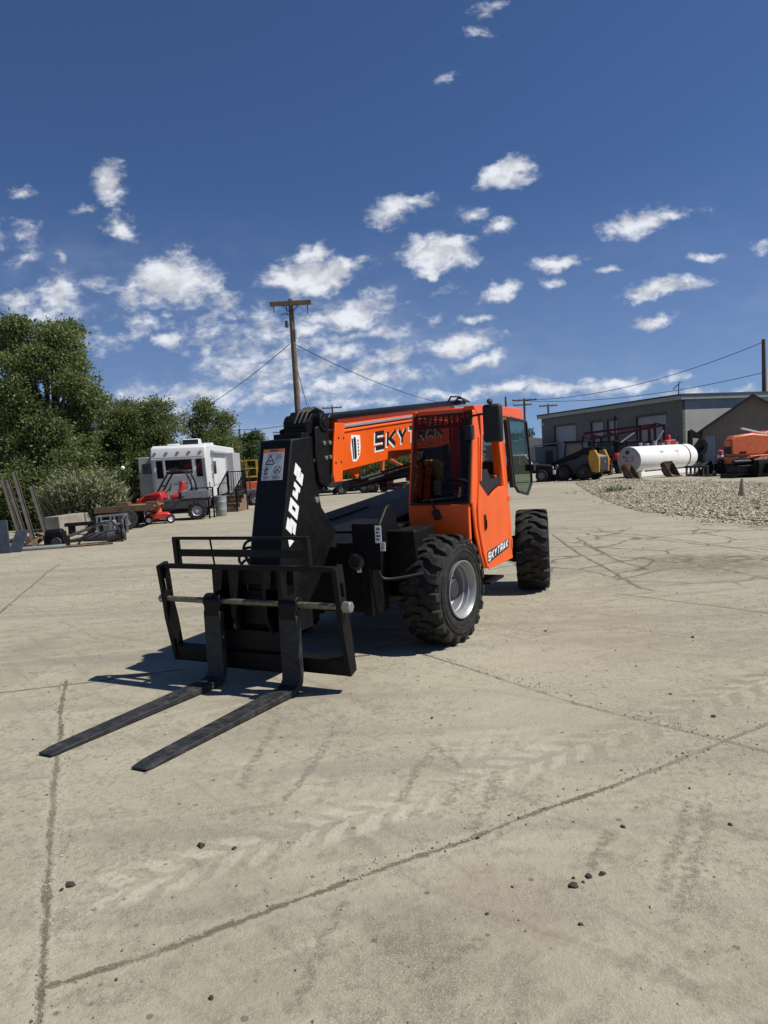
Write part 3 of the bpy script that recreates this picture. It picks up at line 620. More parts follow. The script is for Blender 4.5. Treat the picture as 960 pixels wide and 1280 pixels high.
    f.prism([(-.50,bz(-.50,2.19)),(-.50,bz(-.5,2.235)),(3.3,bz(3.3,2.235)),(3.3,bz(3.3,2.19))], 'x', xw+.05, xs-.055)
    f.prism([(-.50,bz(-.5,2.150)),(-.50,bz(-.5,2.172)),(3.3,bz(3.3,2.172)),(3.3,bz(3.3,2.150))], 'x', xs-.001, xs+.012)   # upper flange
    f.build('outer_boom', OR, BM_, .010)
    f = MB(); f.prism([(-.63,2.245),(-.44,2.245),(-.555,1.675),(-.705,1.672),(-.725,1.76),(-.70,1.95)], 'x', xs+.004, xs+.026)
    f.prism([(-.63,2.245),(-.44,2.245),(-.555,1.675),(-.705,1.672),(-.725,1.76),(-.70,1.95)], 'x', xw-.026, xw-.004)
    f.prism([(-.30,1.80),(-.02,1.82),(-.06,1.70),(-.12,1.70)], 'x', xs-.10, xs-.06)
    f.build('boom_end_plate', OR, BM_, .006)
    for (px, py) in ((423,547.5),(429.5,547.5),(420,578.5),(426.5,577.5)):
        f = MB(); q = ip(px, py, 'x', xs+.026); f.tube((xs+.020, q.y, q.z), (xs+.028, q.y, q.z), .013, .013, 10); f.build('bolt', M['lblack'], BM_)
    f = MB(); f.prism([(-.44,bz(-.44,2.195)),(-.44,bz(-.44,2.222)),(3.2,bz(3.2,2.222)),(3.2,bz(3.2,2.195))], 'x', xs-.05, xs-.004)
    f.build('wear_strip', M['rail'], BM_, .004)
    f = MB(); f.prism([(-.66,bz(-.66,2.285)),(-.66,bz(-.66,2.325)),(-.6,bz(-.6,2.35)),(3.0,bz(3.0,2.35)),(3.0,bz(3.0,2.285))], 'x', xw+.02, xs-.03)
    f.build('boom_cover', M['black'], BM_, .02)
    f = MB(); f.prism([(-.4,bz(-.4,2.235)),(-.4,bz(-.4,2.284)),(2.9,bz(2.9,2.284)),(2.9,bz(2.9,2.235))], 'x', xw+.07, xs-.08); f.build('inner_boom_channel', OR, BM_, .004)
    f = MB(); f.tube((-1.22,-.1,1.62), (-1.22,2.7,1.74), .05, .05, 14); f.tube((-1.10,.0,1.68), (-1.10,2.2,1.88), .016, .016, 8); f.tube((-1.06,.1,1.66), (-1.06,2.2,1.85), .013, .013, 8)
    f.build('lift_cylinder', M['hub'], BM_)
    f = MB()
    for pts in ([(-1.05,2.75,2.62),(-1.0,2.8,2.72),(-.95,2.85,2.70),(-.9,2.95,2.62)], [(-1.12,2.7,2.62),(-1.08,2.72,2.76),(-.98,2.8,2.75),(-.9,2.85,2.6)]): f.path([(p[0], p[1], 2.6+(p[2]-2.6)*.55) for p in pts], .014, 8)
    f.box(-1.15,-.95,2.75,2.95,2.58,2.63); f.build('boom_hose_end', M['hose'], BM_)
    # lettering on the boom
    dxv = Vector((0, 1, sl_)).normalized(); dyv = Vector((0, -sl_*0, 1)); nv = Vector((1, 0, 0))
    o_ = ip(467.5, 565, 'x', xs); o_.x = xs + .001
    b1 = MB(); lettering(b1, 'SKYTRAK', o_ + Vector((0,-.012,-.006)), dxv, dyv, nv, .200, .235, .055, .045, .18, .004, .0015); b1.build('letter_outline', M['white'], BM_)
    b1 = MB(); lettering(b1, 'SKYTRAK', o_ + Vector((.003,.012,.014)), dxv, dyv, nv, .200, .235, .055, .045, .18, 0, .002); b1.build('logo_lettering', M['lblack'], BM_)
    b1 = MB(); y0 = ip(438, 560, 'x', xs).y; y1 = ip(450.5, 560, 'x', xs).y
    def sh(u, v): return (y0 + (y1-y0)*u, 2.0 + (v-.5)*.265 + sl_*(y0+.3))
    b1.prism([sh(.12,1), sh(1,1), sh(1,.55), sh(.92,.28), sh(.72,.1), sh(.45,-.02), sh(.12,.0), sh(.0,.5)], 'x', xs+.001, xs+.003); b1.cur = 1
    b1.prism([sh(.12,.86), sh(.26,.86), sh(.30,.1), sh(.20,.06)], 'x', xs+.0035, xs+.0045); b1.prism([sh(.32,.88), sh(.44,.95), sh(.56,.86), sh(.56,.16), sh(.46,.06), sh(.34,.1)], 'x', xs+.0035, xs+.0045)
    for k in range(5): b1.prism([sh(.72,.82-.13*k), sh(.84,.84-.13*k), sh(.80,.75-.13*k), sh(.70,.74-.13*k)], 'x', xs+.0035, xs+.0045)
    b1.build('shield_emblem', [M['white'], M['lblack']], BM_)
    # ---- boom nose with the model number
    NS = holder('boom_nose', T); nl, nr = -1.40, -1.06
    f = MB(); f.prism([(-1.30,2.09),(-1.0,2.115),(-.80,2.12),(-.78,1.64),(-.89,1.57),(-.86,1.45),(-.72,1.30),(-.60,1.20),(-.72,1.08),(-1.0,.75),(-1.3,.50),(-1.62,.48),(-1.66,.60),(-1.60,.98)], 'x', nl, nr)
    f.build('nose_casting', M['black'], NS, .014)
    f = MB()
    for x0 in (nr+.004, nl-.034): f.prism([(-.94,2.20),(-.72,2.24),(-.68,1.95),(-.70,1.68),(-.80,1.62),(-.92,1.68),(-.96,1.95)], 'x', x0, x0+.03)
    f.prism([(-.76,2.20),(-.66,2.24),(-.64,1.7),(-.74,1.66)], 'x', nl+.02, nr-.02)
    f.build('clamp_plate', BM, NS, .012)
    for (px, py, rr, xx) in ((405,554,.022,nr+.034),(412,553.5,.022,nr+.034),(407.5,572.5,.022,nr+.034),(413,571.5,.022,nr+.034),(396,625,.033,nr),(393,575,.02,nr)):
        f = MB(); q = ip(px, py, 'x', xx); f.lathe([(0,0),(0,rr),(.012,rr*.9),(.018,0)], (xx, q.y, q.z), (1,0,0), 12); f.build('bolt', M['bolt'], NS)
    f = MB(); f.box(nl+.05, nr-.03, -.99, -.74, 2.10, 2.27); f.box(nl+.02, nr-.01, -1.12, -.99, 2.09, 2.15); f.tube((nl-.02,-.80,2.25), (nr+.05,-.80,2.25), .085, .085, 20); f.tube((nr+.05,-.80,2.25), (nr+.06,-.80,2.25), .05, .05, 14); f.prism([(-1.0,2.2),(-.85,2.36),(-.7,2.34),(-.66,2.2)], 'x', nl+.05, nr-.04)
    f.build('chain_pulley', BM, NS, .012)
    for dx_ in (0, .05, .10): f = MB(); f.path([(nr-.06-dx_,-1.0,2.24),(nr-.04-dx_,-.95,2.34),(nr-.03-dx_,-.84,2.385),(nr-.03-dx_,-.70,2.35),(nr-.03-dx_,-.62,2.26)], .016, 8); f.build('hose', M['hose'], NS)
    # model number running up the side
    fx = nr + .001
    lo, hi = ip(358.5, 680, 'x', fx), ip(371.5, 591, 'x', fx); up_ = (hi - lo); H_ = up_.length; up_.normalize()
    lft = Vector((0, -up_.z, up_.y)); cw = .185; gp = .05; sc_ = H_/(4*cw + 3*gp + .07)
    b1 = MB(); start = ip(367.0, 679, 'x', fx) + up_*(.05)
    lettering(b1, '5042', start, up_, lft, (1,0,0), .150, cw*sc_, gp*sc_, .046, .30, 0, .002); 
    tri = [start - up_*.03 + lft*0, start - up_*.03 + lft*.10, start - up_*.10 + lft*.055]
    b1.prism([(p.y, p.z) for p in tri], 'x', fx, fx+.002)
    b1.build('model_number', M['white'], NS)
    # warning decal on the sloping front face
    fz = lambda z: -1.30 - (2.09 - z)*.27
    dn = Vector((0, -1, .27)).normalized(); dU = Vector((0, .27, 1)).normalized(); dX = Vector((1, 0, 0))
    DO = Vector((-1.345, fz(1.735), 1.735)) + dn*.003
    def dq(mb, x0, x1, v0, v1, lift): mb.hexa([DO + dX*x + dU*v + dn*l for l in (0, lift) for x, v in ((x0,v0),(x1,v0),(x1,v1),(x0,v1))])
    dw, dh = .225, .285
    b1 = MB(); dq(b1, 0, dw, 0, dh-.031, .002); b1.cur = 2; dq(b1, 0, dw, dh-.03, dh, .0021); b1.cur = 1
    def dl(pts, w_, lift=.004):
        for p, q in zip(pts, pts[1:]):
            a_ = DO + dX*p[0] + dU*p[1] + dn*lift; c_ = DO + dX*q[0] + dU*q[1] + dn*lift; b1.bar(a_, c_, w_, .0015, dn)
    dl([(.035,.145),(.125,.145),(.08,.232),(.035,.145)], .008); dl([(.065,.16),(.08,.185),(.1,.17)], .006, .0045)
    dl([(.03,.055),(.03,.095),(.05,.115),(.065,.095),(.065,.055),(.03,.055)], .006); dl([(.048,.05),(.048,.13)], .007, .0045)
    dl([(.165+.036*math.cos(k*PI/8), .092+.036*math.sin(k*PI/8)) for k in range(17)], .004); dl([(.14,.065),(.19,.118)], .005, .0047); dl([(.14,.118),(.192,.07)], .004, .0043)
    for k in range(4): dl([(.14,.235-.012*k),(.205-.01*(k % 2),.235-.012*k)], .003)
    for k in range(3): dl([(.02,.035-.01*k),(.09,.035-.01*k)], .003); dl([(.12,.035-.01*k),(.2,.035-.01*k)], .003)
    dl([(.07,dh-.015),(.16,dh-.015)], .01)
    b1.build('warning_decal', [M['decal'], M['lblack'], M['dorange']], NS)
    # ---- carriage and forks
    CA = holder('fork_carriage', T)
    xl, xr = -2.20, -.34
    f = MB()
    def plate(x0):
        o_ = [(-1.885,1.03),(-1.87,.86),(-1.845,.74),(-1.825,.54),(-1.74,.14),(-1.64,.17),(-1.69,.52),(-1.735,.72),(-1.755,.86),(-1.775,1.06)]
        h_ = [(-1.835,.90),(-1.80,.91),(-1.775,.89),(-1.765,.82),(-1.785,.80),(-1.815,.81)]
        poly = o_[:1] + [h_[0]] + h_[::-1] + [o_[0]] + o_[1:]
        f.prism(o_[4:8] + [o_[7]] + o_[2:5], 'x', x0, x0+.045) if False else None
        f.prism([(-1.885,1.03),(-1.868,.905),(-1.752,.915),(-1.775,1.06)], 'x', x0, x0+.045)
        f.prism([(-1.868,.905),(-1.853,.80),(-1.815,.80),(-1.832,.908)], 'x', x0, x0+.045)
        f.prism([(-1.785,.912),(-1.772,.80),(-1.742,.80),(-1.752,.915)], 'x', x0, x0+.045)
        f.prism([(-1.853,.80),(-1.845,.74),(-1.825,.54),(-1.74,.14),(-1.64,.17),(-1.69,.52),(-1.735,.72),(-1.742,.80)], 'x', x0, x0+.045)
    plate(xl); plate(xr-.045)
    f.prism([(-1.735,.14),(-1.755,.27),(-1.675,.29),(-1.645,.17)], 'x', xl+.045, xr-.045)         # bottom rail
    f.prism([(-1.70,.10),(-1.72,.46),(-1.66,.46),(-1.64,.12)], 'x', -1.66, -.92)                # centre plate
    f.box(xl+.045, xr-.045, -1.855, -1.80, 1.005, 1.045)
    for x in (-1.98, -.62):
        f.bar((x,-1.83,1.04), (x,-1.845,1.285), .05, .05, (0,1,0))
    f.box(-2.005, -.595, -1.865, -1.83, 1.262, 1.288); f.box(-1.955, -.645, -1.85, -1.835, 1.115, 1.178)
    f.tube((-1.60,-1.84,1.27), (-1.57,-1.835,1.03), .009, .009, 8)
    for x in (-1.62, -1.44, -1.10, -.94): f.prism([(-1.80,1.01),(-1.80,.60),(-1.70,.40),(-1.62,.40),(-1.55,.62),(-1.66,1.01)], 'x', x-.02, x+.02)
    f.box(-1.70, -.86, -1.70, -1.60, .86, 1.0); f.box(-1.60, -.98, -1.66, -1.45, .50, .80)
    f.build('carriage_frame', BM, CA, .007)
    f = MB(); f.tube((xl-.045,-1.80,.722), (xr+.03,-1.80,.722), .026, .026, 16); f.build('fork_shaft', M['chrome'], CA)
    f = MB(); f.tube((xr+.002,-1.80,.722), (xr+.075,-1.80,.722), .050, .047, 6); f.build('shaft_nut', M['bolt'], CA, .006); f = MB(); f.tube((xl-.05,-1.80,.722), (xl-.002,-1.80,.722), .04, .04, 8); f.build('shaft_nut', M['bolt'], CA, .006)
    def fork(name, xc, tip, dx=0.):
        b = MB(); hw = .088
        pr = [(-1.80,.64),(-1.80,.16),(-1.815,.085),(-1.85,.035),(-1.90,.012),(tip+.06,.004),(tip+.004,.008),(tip,.020),(tip+.10,.030),(-1.95,.062),(-1.89,.075),(-1.865,.11),(-1.86,.16),(-1.86,.64)]
        # blade and shank as one bent bar, narrowed to the tip
        n = len(pr); vs = []
        for sgn in (-1, 1):
            for (y, z) in pr:
                k = 1.0 if y > tip + .25 else (.70 + .30*min(1, max(0, (y-tip)/.25))); vs.append((xc + sgn*hw*k + dx*max(0, (-1.9-y)/(-1.9-tip)), y, z))
        q = [(i, (i+1) % n, n+(i+1) % n, n+i) for i in range(n)]
        tri = [(0,1,12,13),(1,2,11,12),(2,3,10,11),(3,4,9,10),(4,5,8,9),(5,6,7,8)]
        b.add(vs, q + tri + [tuple(i+n for i in t) for t in tri]); o_ = b.build(name, M['fork'], CA, .004)
        b = MB(); b.lathe([(-.085,.032),(-.085,.068),(.085,.068),(.085,.032)], (xc,-1.80,.722), (1,0,0), 20); b.box(xc-.078, xc+.078, -1.862, -1.80, .60, .725)
        b.build('fork_eye', BM, CA, .006)
    fork('fork', -1.625, -3.50, -.10); fork('fork', -.838, -3.45, -.085)
    f = MB(); f.tube((-1.36,-1.40,.95), (-1.36,-1.62,.55), .055, .055, 14); f.tube((-1.10,-1.40,.95), (-1.10,-1.62,.55), .055, .055, 14); f.box(-1.55,-.95,-1.62,-1.30,.42,.62); f.build('tilt_cylinder', BM, CA, .006)
    # ---- cab
    CB = holder('cab', T)
    xo, xi = -.02, -.74      # outer (entry) side, inner side
    yf = lambda z: .395 + max(0, z-1.36)*.225     # raked front
    f = MB()
    # front lower panel, pillars, roof, back
    f.hexa([(xi,yf(1.03)-.02,.98),(xo-.03,yf(1.03)-.02,.98),(xo-.03,yf(1.03)+.05,.98),(xi,yf(1.03)+.05,.98),(xi,yf(1.36),1.36),(xo-.03,yf(1.36),1.36),(xo-.03,yf(1.36)+.05,1.36),(xi,yf(1.36)+.05,1.36)])
    f.hexa([(xi,.33,.72),(xo-.03,.48,.72),(xo-.03,.60,.72),(xi,.45,.72),(xi,yf(1.03)-.018,.98),(xo-.032,yf(1.03)-.018,.98),(xo-.032,yf(1.03)+.05,.98),(xi,yf(1.03)+.05,.98)])
    for x0, x1 in ((xi, xi+.045), (xo-.032, xo-.002)):
        f.hexa([(x0,yf(1.362),1.362),(x1,yf(1.362),1.362),(x1,yf(1.362)+.09,1.362),(x0,yf(1.362)+.09,1.362),(x0,yf(2.34),2.34),(x1,yf(2.34),2.34),(x1,yf(2.34)+.09,2.34),(x0,yf(2.34)+.09,2.34)])
    f.box(xi, xi+.05, 1.70, 1.78, 1.0, 2.36); f.box(xi, xi+.04, .7, 1.72, 1.0, 1.30)      # inner side
    f.prism([(yf(2.34),2.342),(yf(2.34)+.01,2.39),(.9,2.405),(2.42,2.43),(2.50,2.40),(2.50,2.30),(2.35,2.26),(1.70,2.30),(yf(2.34)+.1,2.30)], 'x', xo-.12, xo+.002)     # roof side rail
    f.prism([(yf(2.34),2.342),(yf(2.34)+.01,2.37),(2.45,2.41),(2.45,2.33),(yf(2.34)+.1,2.31)], 'x', xi-.002, xi+.06)
    f.box(xi+.06, xo-.12, yf(2.34)+.005, yf(2.34)+.07, 2.31, 2.372); f.box(xi+.06, xo-.12, yf(2.2)+.03, yf(2.2)+.07, 2.17, 2.21); f.box(xi+.06, xo-.12, 1.75, 2.45, 2.34, 2.40)
    for k in range(9):
        x = xi+.10 + k*.062; f.box(x, x+.022, yf(2.34)+.07, 1.75, 2.325, 2.36)
        f.hexa([(x,yf(2.21)+.035,2.21),(x+.02,yf(2.21)+.035,2.21),(x+.02,yf(2.21)+.06,2.21),(x,yf(2.21)+.06,2.21),(x,yf(2.32)+.02,2.315),(x+.02,yf(2.32)+.02,2.315),(x+.02,yf(2.32)+.05,2.315),(x,yf(2.32)+.05,2.315)])
    f.box(xi+.05, xo-.10, 1.72, 1.77, .72, 1.45); f.box(xi+.05, xi+.12, 1.72, 1.77, 1.45, 2.34); f.box(xo-.17, xo-.10, 1.72, 1.77, 1.45, 2.34)       # rear wall
    f.box(xi, xo-.05, .55, 1.75, .70, .74)
    # rear pillar of the entry side and the panel behind the door
    f.prism([(1.42,2.30),(1.62,2.30),(1.74,1.45),(1.78,.95),(1.76,.60),(1.70,.60),(1.68,.98),(1.60,1.40),(1.50,1.48)], 'x', xo-.10, xo-.004)
    f.build('cab_frame', OR, CB, .010)
    f = MB()
    f.prism([(.60,2.34),(.70,2.34),(.78,2.06),(.66,1.52),(.545,1.28),(.55,1.10),(.66,.80),(.78,.62),(.74,.62),(.62,.78),(.50,1.03),(.425,1.42)], 'x', xo-.028, xo)   # curved front corner
    f.build('front_pillar', OR, CB, .02)
    # windscreen
    def wq(mb, x0, x1, z0, z1, off, th):
        mb.hexa([(x0,yf(z0)+off,z0),(x1,yf(z0)+off,z0),(x1,yf(z0)+off+th,z0),(x0,yf(z0)+off+th,z0),(x0,yf(z1)+off,z1),(x1,yf(z1)+off,z1),(x1,yf(z1)+off+th,z1),(x0,yf(z1)+off+th,z1)])
    f = MB(); wq(f, xi+.04, xo-.030, 1.372, 2.305, -.008, .006); f.build('windscreen', M['glass'], CB, smooth=0)
    f = MB(); t_ = .022
    wq(f, xi+.03, xo-.022, 1.36, 1.36+t_, -.014, .012); wq(f, xi+.03, xo-.022, 2.30, 2.318, -.014, .012); wq(f, xi+.03, xi+.03+t_, 1.383, 2.298, -.014, .012); wq(f, xo-.022-t_, xo-.022, 1.383, 2.298, -.014, .012)
    f.build('windscreen_seal', M['hose'], CB)
    f = MB(); f.bar((-.42,yf(1.30)-.03,1.30), (-.38,yf(1.30)-.05,1.21), .07, .05); f.bar((-.46,yf(1.4)-.03,1.42), (-.40,yf(1.26)-.04,1.25), .018, .018); f.bar((-.58,yf(1.42)-.02,1.40), (-.20,yf(1.45)-.02,1.43), .05, .02); f.build('wiper', M['hose'], CB, .004)
    f = MB(); f.box(xi+.006, xi+.012, .62, 1.70, 1.32, 2.30); f.build('inner_side_window', M['glass'], CB, smooth=0)
    f = MB(); f.box(xi+.12, xo-.17, 1.742, 1.748, 1.45, 2.33); f.build('rear_window', M['glass'], CB, smooth=0)
    # interior
    f = MB(); f.box(-.56,-.14,1.25,1.65,.95,1.12); f.hexa([(-.54,1.50,1.12),(-.16,1.50,1.12),(-.16,1.64,1.12),(-.54,1.64,1.12),(-.52,1.60,1.78),(-.18,1.60,1.78),(-.18,1.70,1.78),(-.52,1.70,1.78)]); f.box(-.50,-.20,1.3,1.6,.74,.95); f.build('driver_seat', M['seat'], CB, .03)
    f = MB(); f.prism([(.62,.74),(.58,1.30),(.70,1.42),(.88,1.36),(.92,.74)], 'x', -.60, -.12); f.prism([(.95,.74),(.95,1.28),(1.6,1.28),(1.6,.74)], 'x', xi+.05, -.58); f.build('dashboard', M['seat'], CB, .02)
    f = MB(); c0 = Vector((-.36,.98,1.50)); ax = Vector((0,.55,.85)).normalized()
    a_ = Vector((1,0,0)); b_ = ax.cross(a_); f.path([c0 + (a_*math.cos(t*PI/14)+b_*math.sin(t*PI/14))*.19 for t in range(29)], .016, 8); f.tube(c0, c0 - ax*.3, .03, .04, 10); f.bar(c0-a_*.18, c0+a_*.18, .03, .02); f.build('steering_wheel', M['hose'], CB)
    f = MB()
    for k in range(7):
        t = k/6; pass
    f.add([(-.69+.035*j+.02*math.sin(j*1.3+i), .74+.05*i+.03*math.cos(i*1.7+j), 1.84-.055*i*(.6+.1*j)) for i in range(5) for j in range(6)] , [(i*6+j, i*6+j+1, (i+1)*6+j+1, (i+1)*6+j) for i in range(4) for j in range(5)])
    y_ = f.build('yellow_vest', M['yellow'], CB, recalc=False); sd_ = y_.modifiers.new('thick', 'SOLIDIFY'); sd_.thickness = .03
    f = MB(); f.box(-.60,-.52,.80,.81,1.44,1.60); f.build('paper_card', M['decal'], CB)
    f = MB(); f.bar((-.16,1.50,1.30), (-.12,1.46,1.62), .09, .04, (0,1,0)); f.build('belt_cover', M['lift'], CB, .01)
    f = MB(); q = ip(612, 572, 'x', -.5); f.box(-.62,-.615,q.y-.06,q.y+.06,q.z-.06,q.z+.06); f.build('notice', M['white'], CB)
    # door (lower part closed, upper glass swung back)
    D = holder('door', T)
    f = MB(); f.prism([(.70,2.06),(.725,2.06),(.64,1.56),(.94,1.385),(1.16,1.45),(1.36,1.49),(1.535,1.475),(1.60,1.38),(1.69,1.33),(1.735,1.12),(1.74,.60),(.79,.62),(.675,.80),(.565,1.10),(.555,1.28),(.63,1.58)], 'x', xo-.02, xo+.014)
    f.build('door_panel', OR, D, .007)
    f = MB(); f.bar((xo-.03,.56,1.28), (xo-.03,.83,2.08), .03, .03); f.prism([(.80,2.10),(.84,2.10),(.74,1.58),(.70,1.58)], 'x', xo-.02, xo+.008); f.box(xo-.05, xo+.004, .80, 1.46, 2.07, 2.29); f.prism([(1.40,2.10),(1.475,2.10),(1.57,1.50),(1.52,1.49)], 'x', xo-.05, xo+.006); f.build('door_frame', OR, D, .006)
    f = MB(); f.prism([(.655,1.56),(.94,1.395),(1.16,1.46),(1.36,1.50),(1.53,1.49),(1.52,1.60),(1.15,1.58),(1.02,1.70),(.70,1.70)], 'x', xo-.045, xo-.022); f.build('door_trim', M['hose'], D, .004)
    f = MB(); f.box(xo+.0145, xo+.030, .735, .775, 1.045, 1.215); f.cur = 1; f.box(xo+.0305, xo+.040, .745, .765, 1.07, 1.16); f.build('door_handle', [M['hose'], M['blackm']], D, .006)
    pg = [(1.70,2.275),(1.78,2.285),(2.50,2.255),(2.66,1.53),(2.655,1.46),(2.44,1.325),(2.02,1.385),(1.86,1.47)]
    cx_ = sum(p[0] for p in pg)/len(pg); cz_ = sum(p[1] for p in pg)/len(pg)
    f = MB(); f.prism(pg, 'x', xo+.035, xo+.042); f.build('open_door_glass', M['glassd'], D, smooth=0)
    f = MB()
    for i in range(len(pg)):
        p, q = pg[i], pg[(i+1) % len(pg)]
        f.bar((xo+.0385, p[0], p[1]), (xo+.0385, q[0], q[1]), .03, .028, (1,0,0))
    f.bar((xo+.02,1.66,2.26), (xo+.02,1.82,1.45), .05, .05, (1,0,0)); f.box(xo+.04, xo+.10, 2.58, 2.66, 1.62, 1.70); f.bar((xo+.05,2.62,1.68),(xo+.12,2.7,1.70),.03,.03)
    f.build('open_door_frame', M['hose'], D, .004)
    f = MB(); f.box(xo-.01, xo+.02, 1.62, 1.76, 1.30, 1.36); f.build('hinge', M['lift'], D, .004); f = MB(); f.tube((xo+.01,1.72,.72), (xo+.01,1.72,.84), .018, .018, 8); f.build('hinge', M['lift'], D, .004)
    f = MB(); f.prism([(.79,.672),(1.60,.748),(1.60,.855),(.79,.80)], 'x', xo+.0142, xo+.0155); f.build('label_plate', M['lblack'], D)
    f = MB(); lettering(f, 'SKYTRAK', (xo+.0158,.80,.69), Vector((0,1,.088)).normalized(), (0,0,1), (1,0,0), .094, .088, .022, .020, .25, 0, .0015); f.build('door_lettering', M['white'], D)
    f = MB(); f.prism([(.80,.61),(1.72,.60),(1.72,.632),(.80,.642)], 'x', xo+.012, xo+.022); f.build('door_sill', OR, D, .004)
    # rear body behind the entry
    f = MB(); f.prism([(1.85,.62),(2.3,.62),(2.3,1.0),(1.85,1.3)], 'x', xi, -.35); f.prism([(1.79,1.0),(2.35,1.0),(2.35,2.2),(1.79,2.2)], 'x', xi, xi+.03); f.build('rear_body', BM, T, .012)
    f = MB(); f.box(-.35,-.05,1.0,1.5,.40,.43); f.tube((-.3,1.05,.70),(-.3,1.05,.42),.012,.012,8); f.tube((-.3,1.45,.70),(-.3,1.45,.42),.012,.012,8); f.build('step', BM, T, .005)
    # mirror
    MR = holder('mirror', T)
    f = MB(); a, c_ = ip(605, 556, 'y', .46), ip(626.5, 504, 'y', .46)
    f.box(a.x, c_.x, .43, .52, a.z+.02, c_.z); f.box(a.x+.05, c_.x-.09, .42, .50, c_.z, c_.z+.06); f.build('mirror_housing', M['hose'], MR, .03)
    f = MB(); p1 = Vector((a.x+.10, .50, a.z+.32)); f.path([(-.06,.55,2.12),(-.04,.52,2.22),(.0,.50,2.27),(p1.x,.49,2.29)], .012, 8); f.build('mirror_arm', M['hose'], MR)
    f = MB(); f.box(-.10,-.02,.50,.60,2.02,2.18); f.build('mirror_mount', M['hose'], MR, .01)
    f = MB(); f.tube((-.3,2.2,2.42),(-.3,2.2,2.50),.05,.05,14); f.box(-.40,-.2,2.1,2.3,2.41,2.43); f.build('beacon_base', M['hose'], T, .006)
    return T
telehandler()

# ------------------------------------------------------------------ background helpers
def place(px, py, Y=None):
    p = G(px, py)
    if Y is not None: p = AT(px, py, Y)
    return Vector((p.x, p.y, 0))
def wheel_part(par, c, r, w, axis=(1,0,0), rim='grey', lugs=0):
    h = holder('wheel', par, c); b = MB(); ax = Vector(axis).normalized()
    b.lathe([(-w/2,r*.55),(-w/2,r*.9),(-w*.4,r),(w*.4,r),(w/2,r*.9),(w/2,r*.55)], (0,0,0), ax, 22)
    if lugs:
        t = Vector((0,0,1)); a = ax.cross(t).normalized(); u = a.cross(ax)
        for k in range(lugs):
            q = 2*PI*k/lugs; rd = a*math.cos(q)+u*math.sin(q); b.bar(rd*r-ax*w*.48, rd*(r+.01)+ax*w*.48, r*.12, r*.14, rd)
    b.build('tyre', M['rubber'], h)
    b = MB(); b.lathe([(-w*.42,0),(-w*.42,r*.2),(-w*.2,r*.3),(-w*.35,r*.5),(-w*.48,r*.56),(w*.48,r*.56),(w*.35,r*.5),(w*.2,r*.3),(w*.42,r*.2),(w*.42,0)], (0,0,0), ax, 18, closed=False)
    b.build('rim', M[rim], h); return h

# ------------------------------------------------------------------ trees
def leaf_mesh(n, sampler, size, rng, droop=.3):
    """many small two-sided leaves; sampler gives a point and an outward direction"""
    vs = []; fs = []
    for i in range(n):
        p, o = sampler(rng); s = size * rng.uniform(.6, 1.5)
        d = Vector((rng.gauss(0,1), rng.gauss(0,1), rng.gauss(0,1)-droop)) * .8 + o*.9
        if d.length < .01: continue
        d.normalize(); t = d.cross(Vector((rng.gauss(0,1), rng.gauss(0,1), rng.gauss(0,1)))).normalized(); wd = s*rng.uniform(.15, .27)
        k = len(vs); m_ = p + d*s*.5
        vs += [p, m_ + t*wd, p + d*s, m_ - t*wd]; fs.append((k, k+1, k+2, k+3))
    me = bpy.data.meshes.new('leaves'); me.from_pydata(vs, [], fs); return me
def tree(name, label, base, h, rx, ry, z0, nleaf, size, mt, seed, lobes=14, trunk=.18, group=None, shape=1.0, cat='tree', clump=.5, lean=0):
    rng = random.Random(seed); T = thing(name, label, cat, base, 0, group)
    # big boughs end in lobes; each lobe holds many leaf clumps
    L_ = []
    for i in range(lobes):
        t = (i + rng.random()) / lobes; a = i*2.39996 + rng.uniform(-.4,.4)
        zz = z0 + (h - z0)*(.06 + .86*t); prof = math.sin(PI*min(1, (.16 + .80*(1-t)**.8)))**.55*shape
        rr = rng.uniform(.35, .82)*prof
        L_.append((Vector((rx*rr*math.cos(a)+lean*t, ry*rr*math.sin(a), zz)), rng.uniform(.26,.40)*min(rx, (h-z0)*.55)*(1.15-.45*t)))
    cl = []
    for c_, r_ in L_:
        for k in range(int(20 + 34*r_)):
            d = Vector((rng.gauss(0,1), rng.gauss(0,1), rng.gauss(.25,1))).normalized()
            d.z *= .8
            cl.append((c_ + d*r_*(rng.uniform(.5, 1.1) if rng.random() < .8 else rng.uniform(1.1, 1.45)), d, c_))
    def samp(rng_):
        c_, d, o = rng_.choice(cl); p = c_ + Vector((rng_.gauss(0,1), rng_.gauss(0,1), rng_.gauss(0,.7)))*clump*.36
        return p, (p - o).normalized()
    me = leaf_mesh(nleaf, samp, size, rng); me.materials.append(mt); o_ = bpy.data.objects.new('crown', me); col.objects.link(o_); o_.parent = T
    b = MB(); top = Vector((lean*.5, 0, z0 + (h-z0)*.7)); mid = Vector((rng.uniform(-.2,.2), rng.uniform(-.2,.2), z0*.9))
    b.path([(0,0,-.1), (0,0,.3), mid, mid.lerp(top,.5)+Vector((.1,.05,0)), top], [trunk*1.35, trunk, trunk*.8, trunk*.5, trunk*.12], 10)
    for c_, r_ in L_:
        s_ = mid.lerp(top, rng.uniform(.0,.7)); e_ = c_; m_ = s_.lerp(e_, .5) + Vector((rng.uniform(-.2,.2), rng.uniform(-.2,.2), .15))
        b.path([s_, m_, e_], [trunk*.4, trunk*.24, trunk*.06], 6)
    b.build('trunk', M['bark'], T); return T
p = place(45, 664); 
tree('willow_tree', 'tallest grey green tree at the left edge, leafy almost down to the ground', (p.x-.9, p.y+3.6, 0), 8.75, 2.1, 2.3, 1.2, 105000, .125, M['leafA'], 3, 30, .28, 'trees behind the yard edge', 1.0)
p = AT(-60, 640, 30)
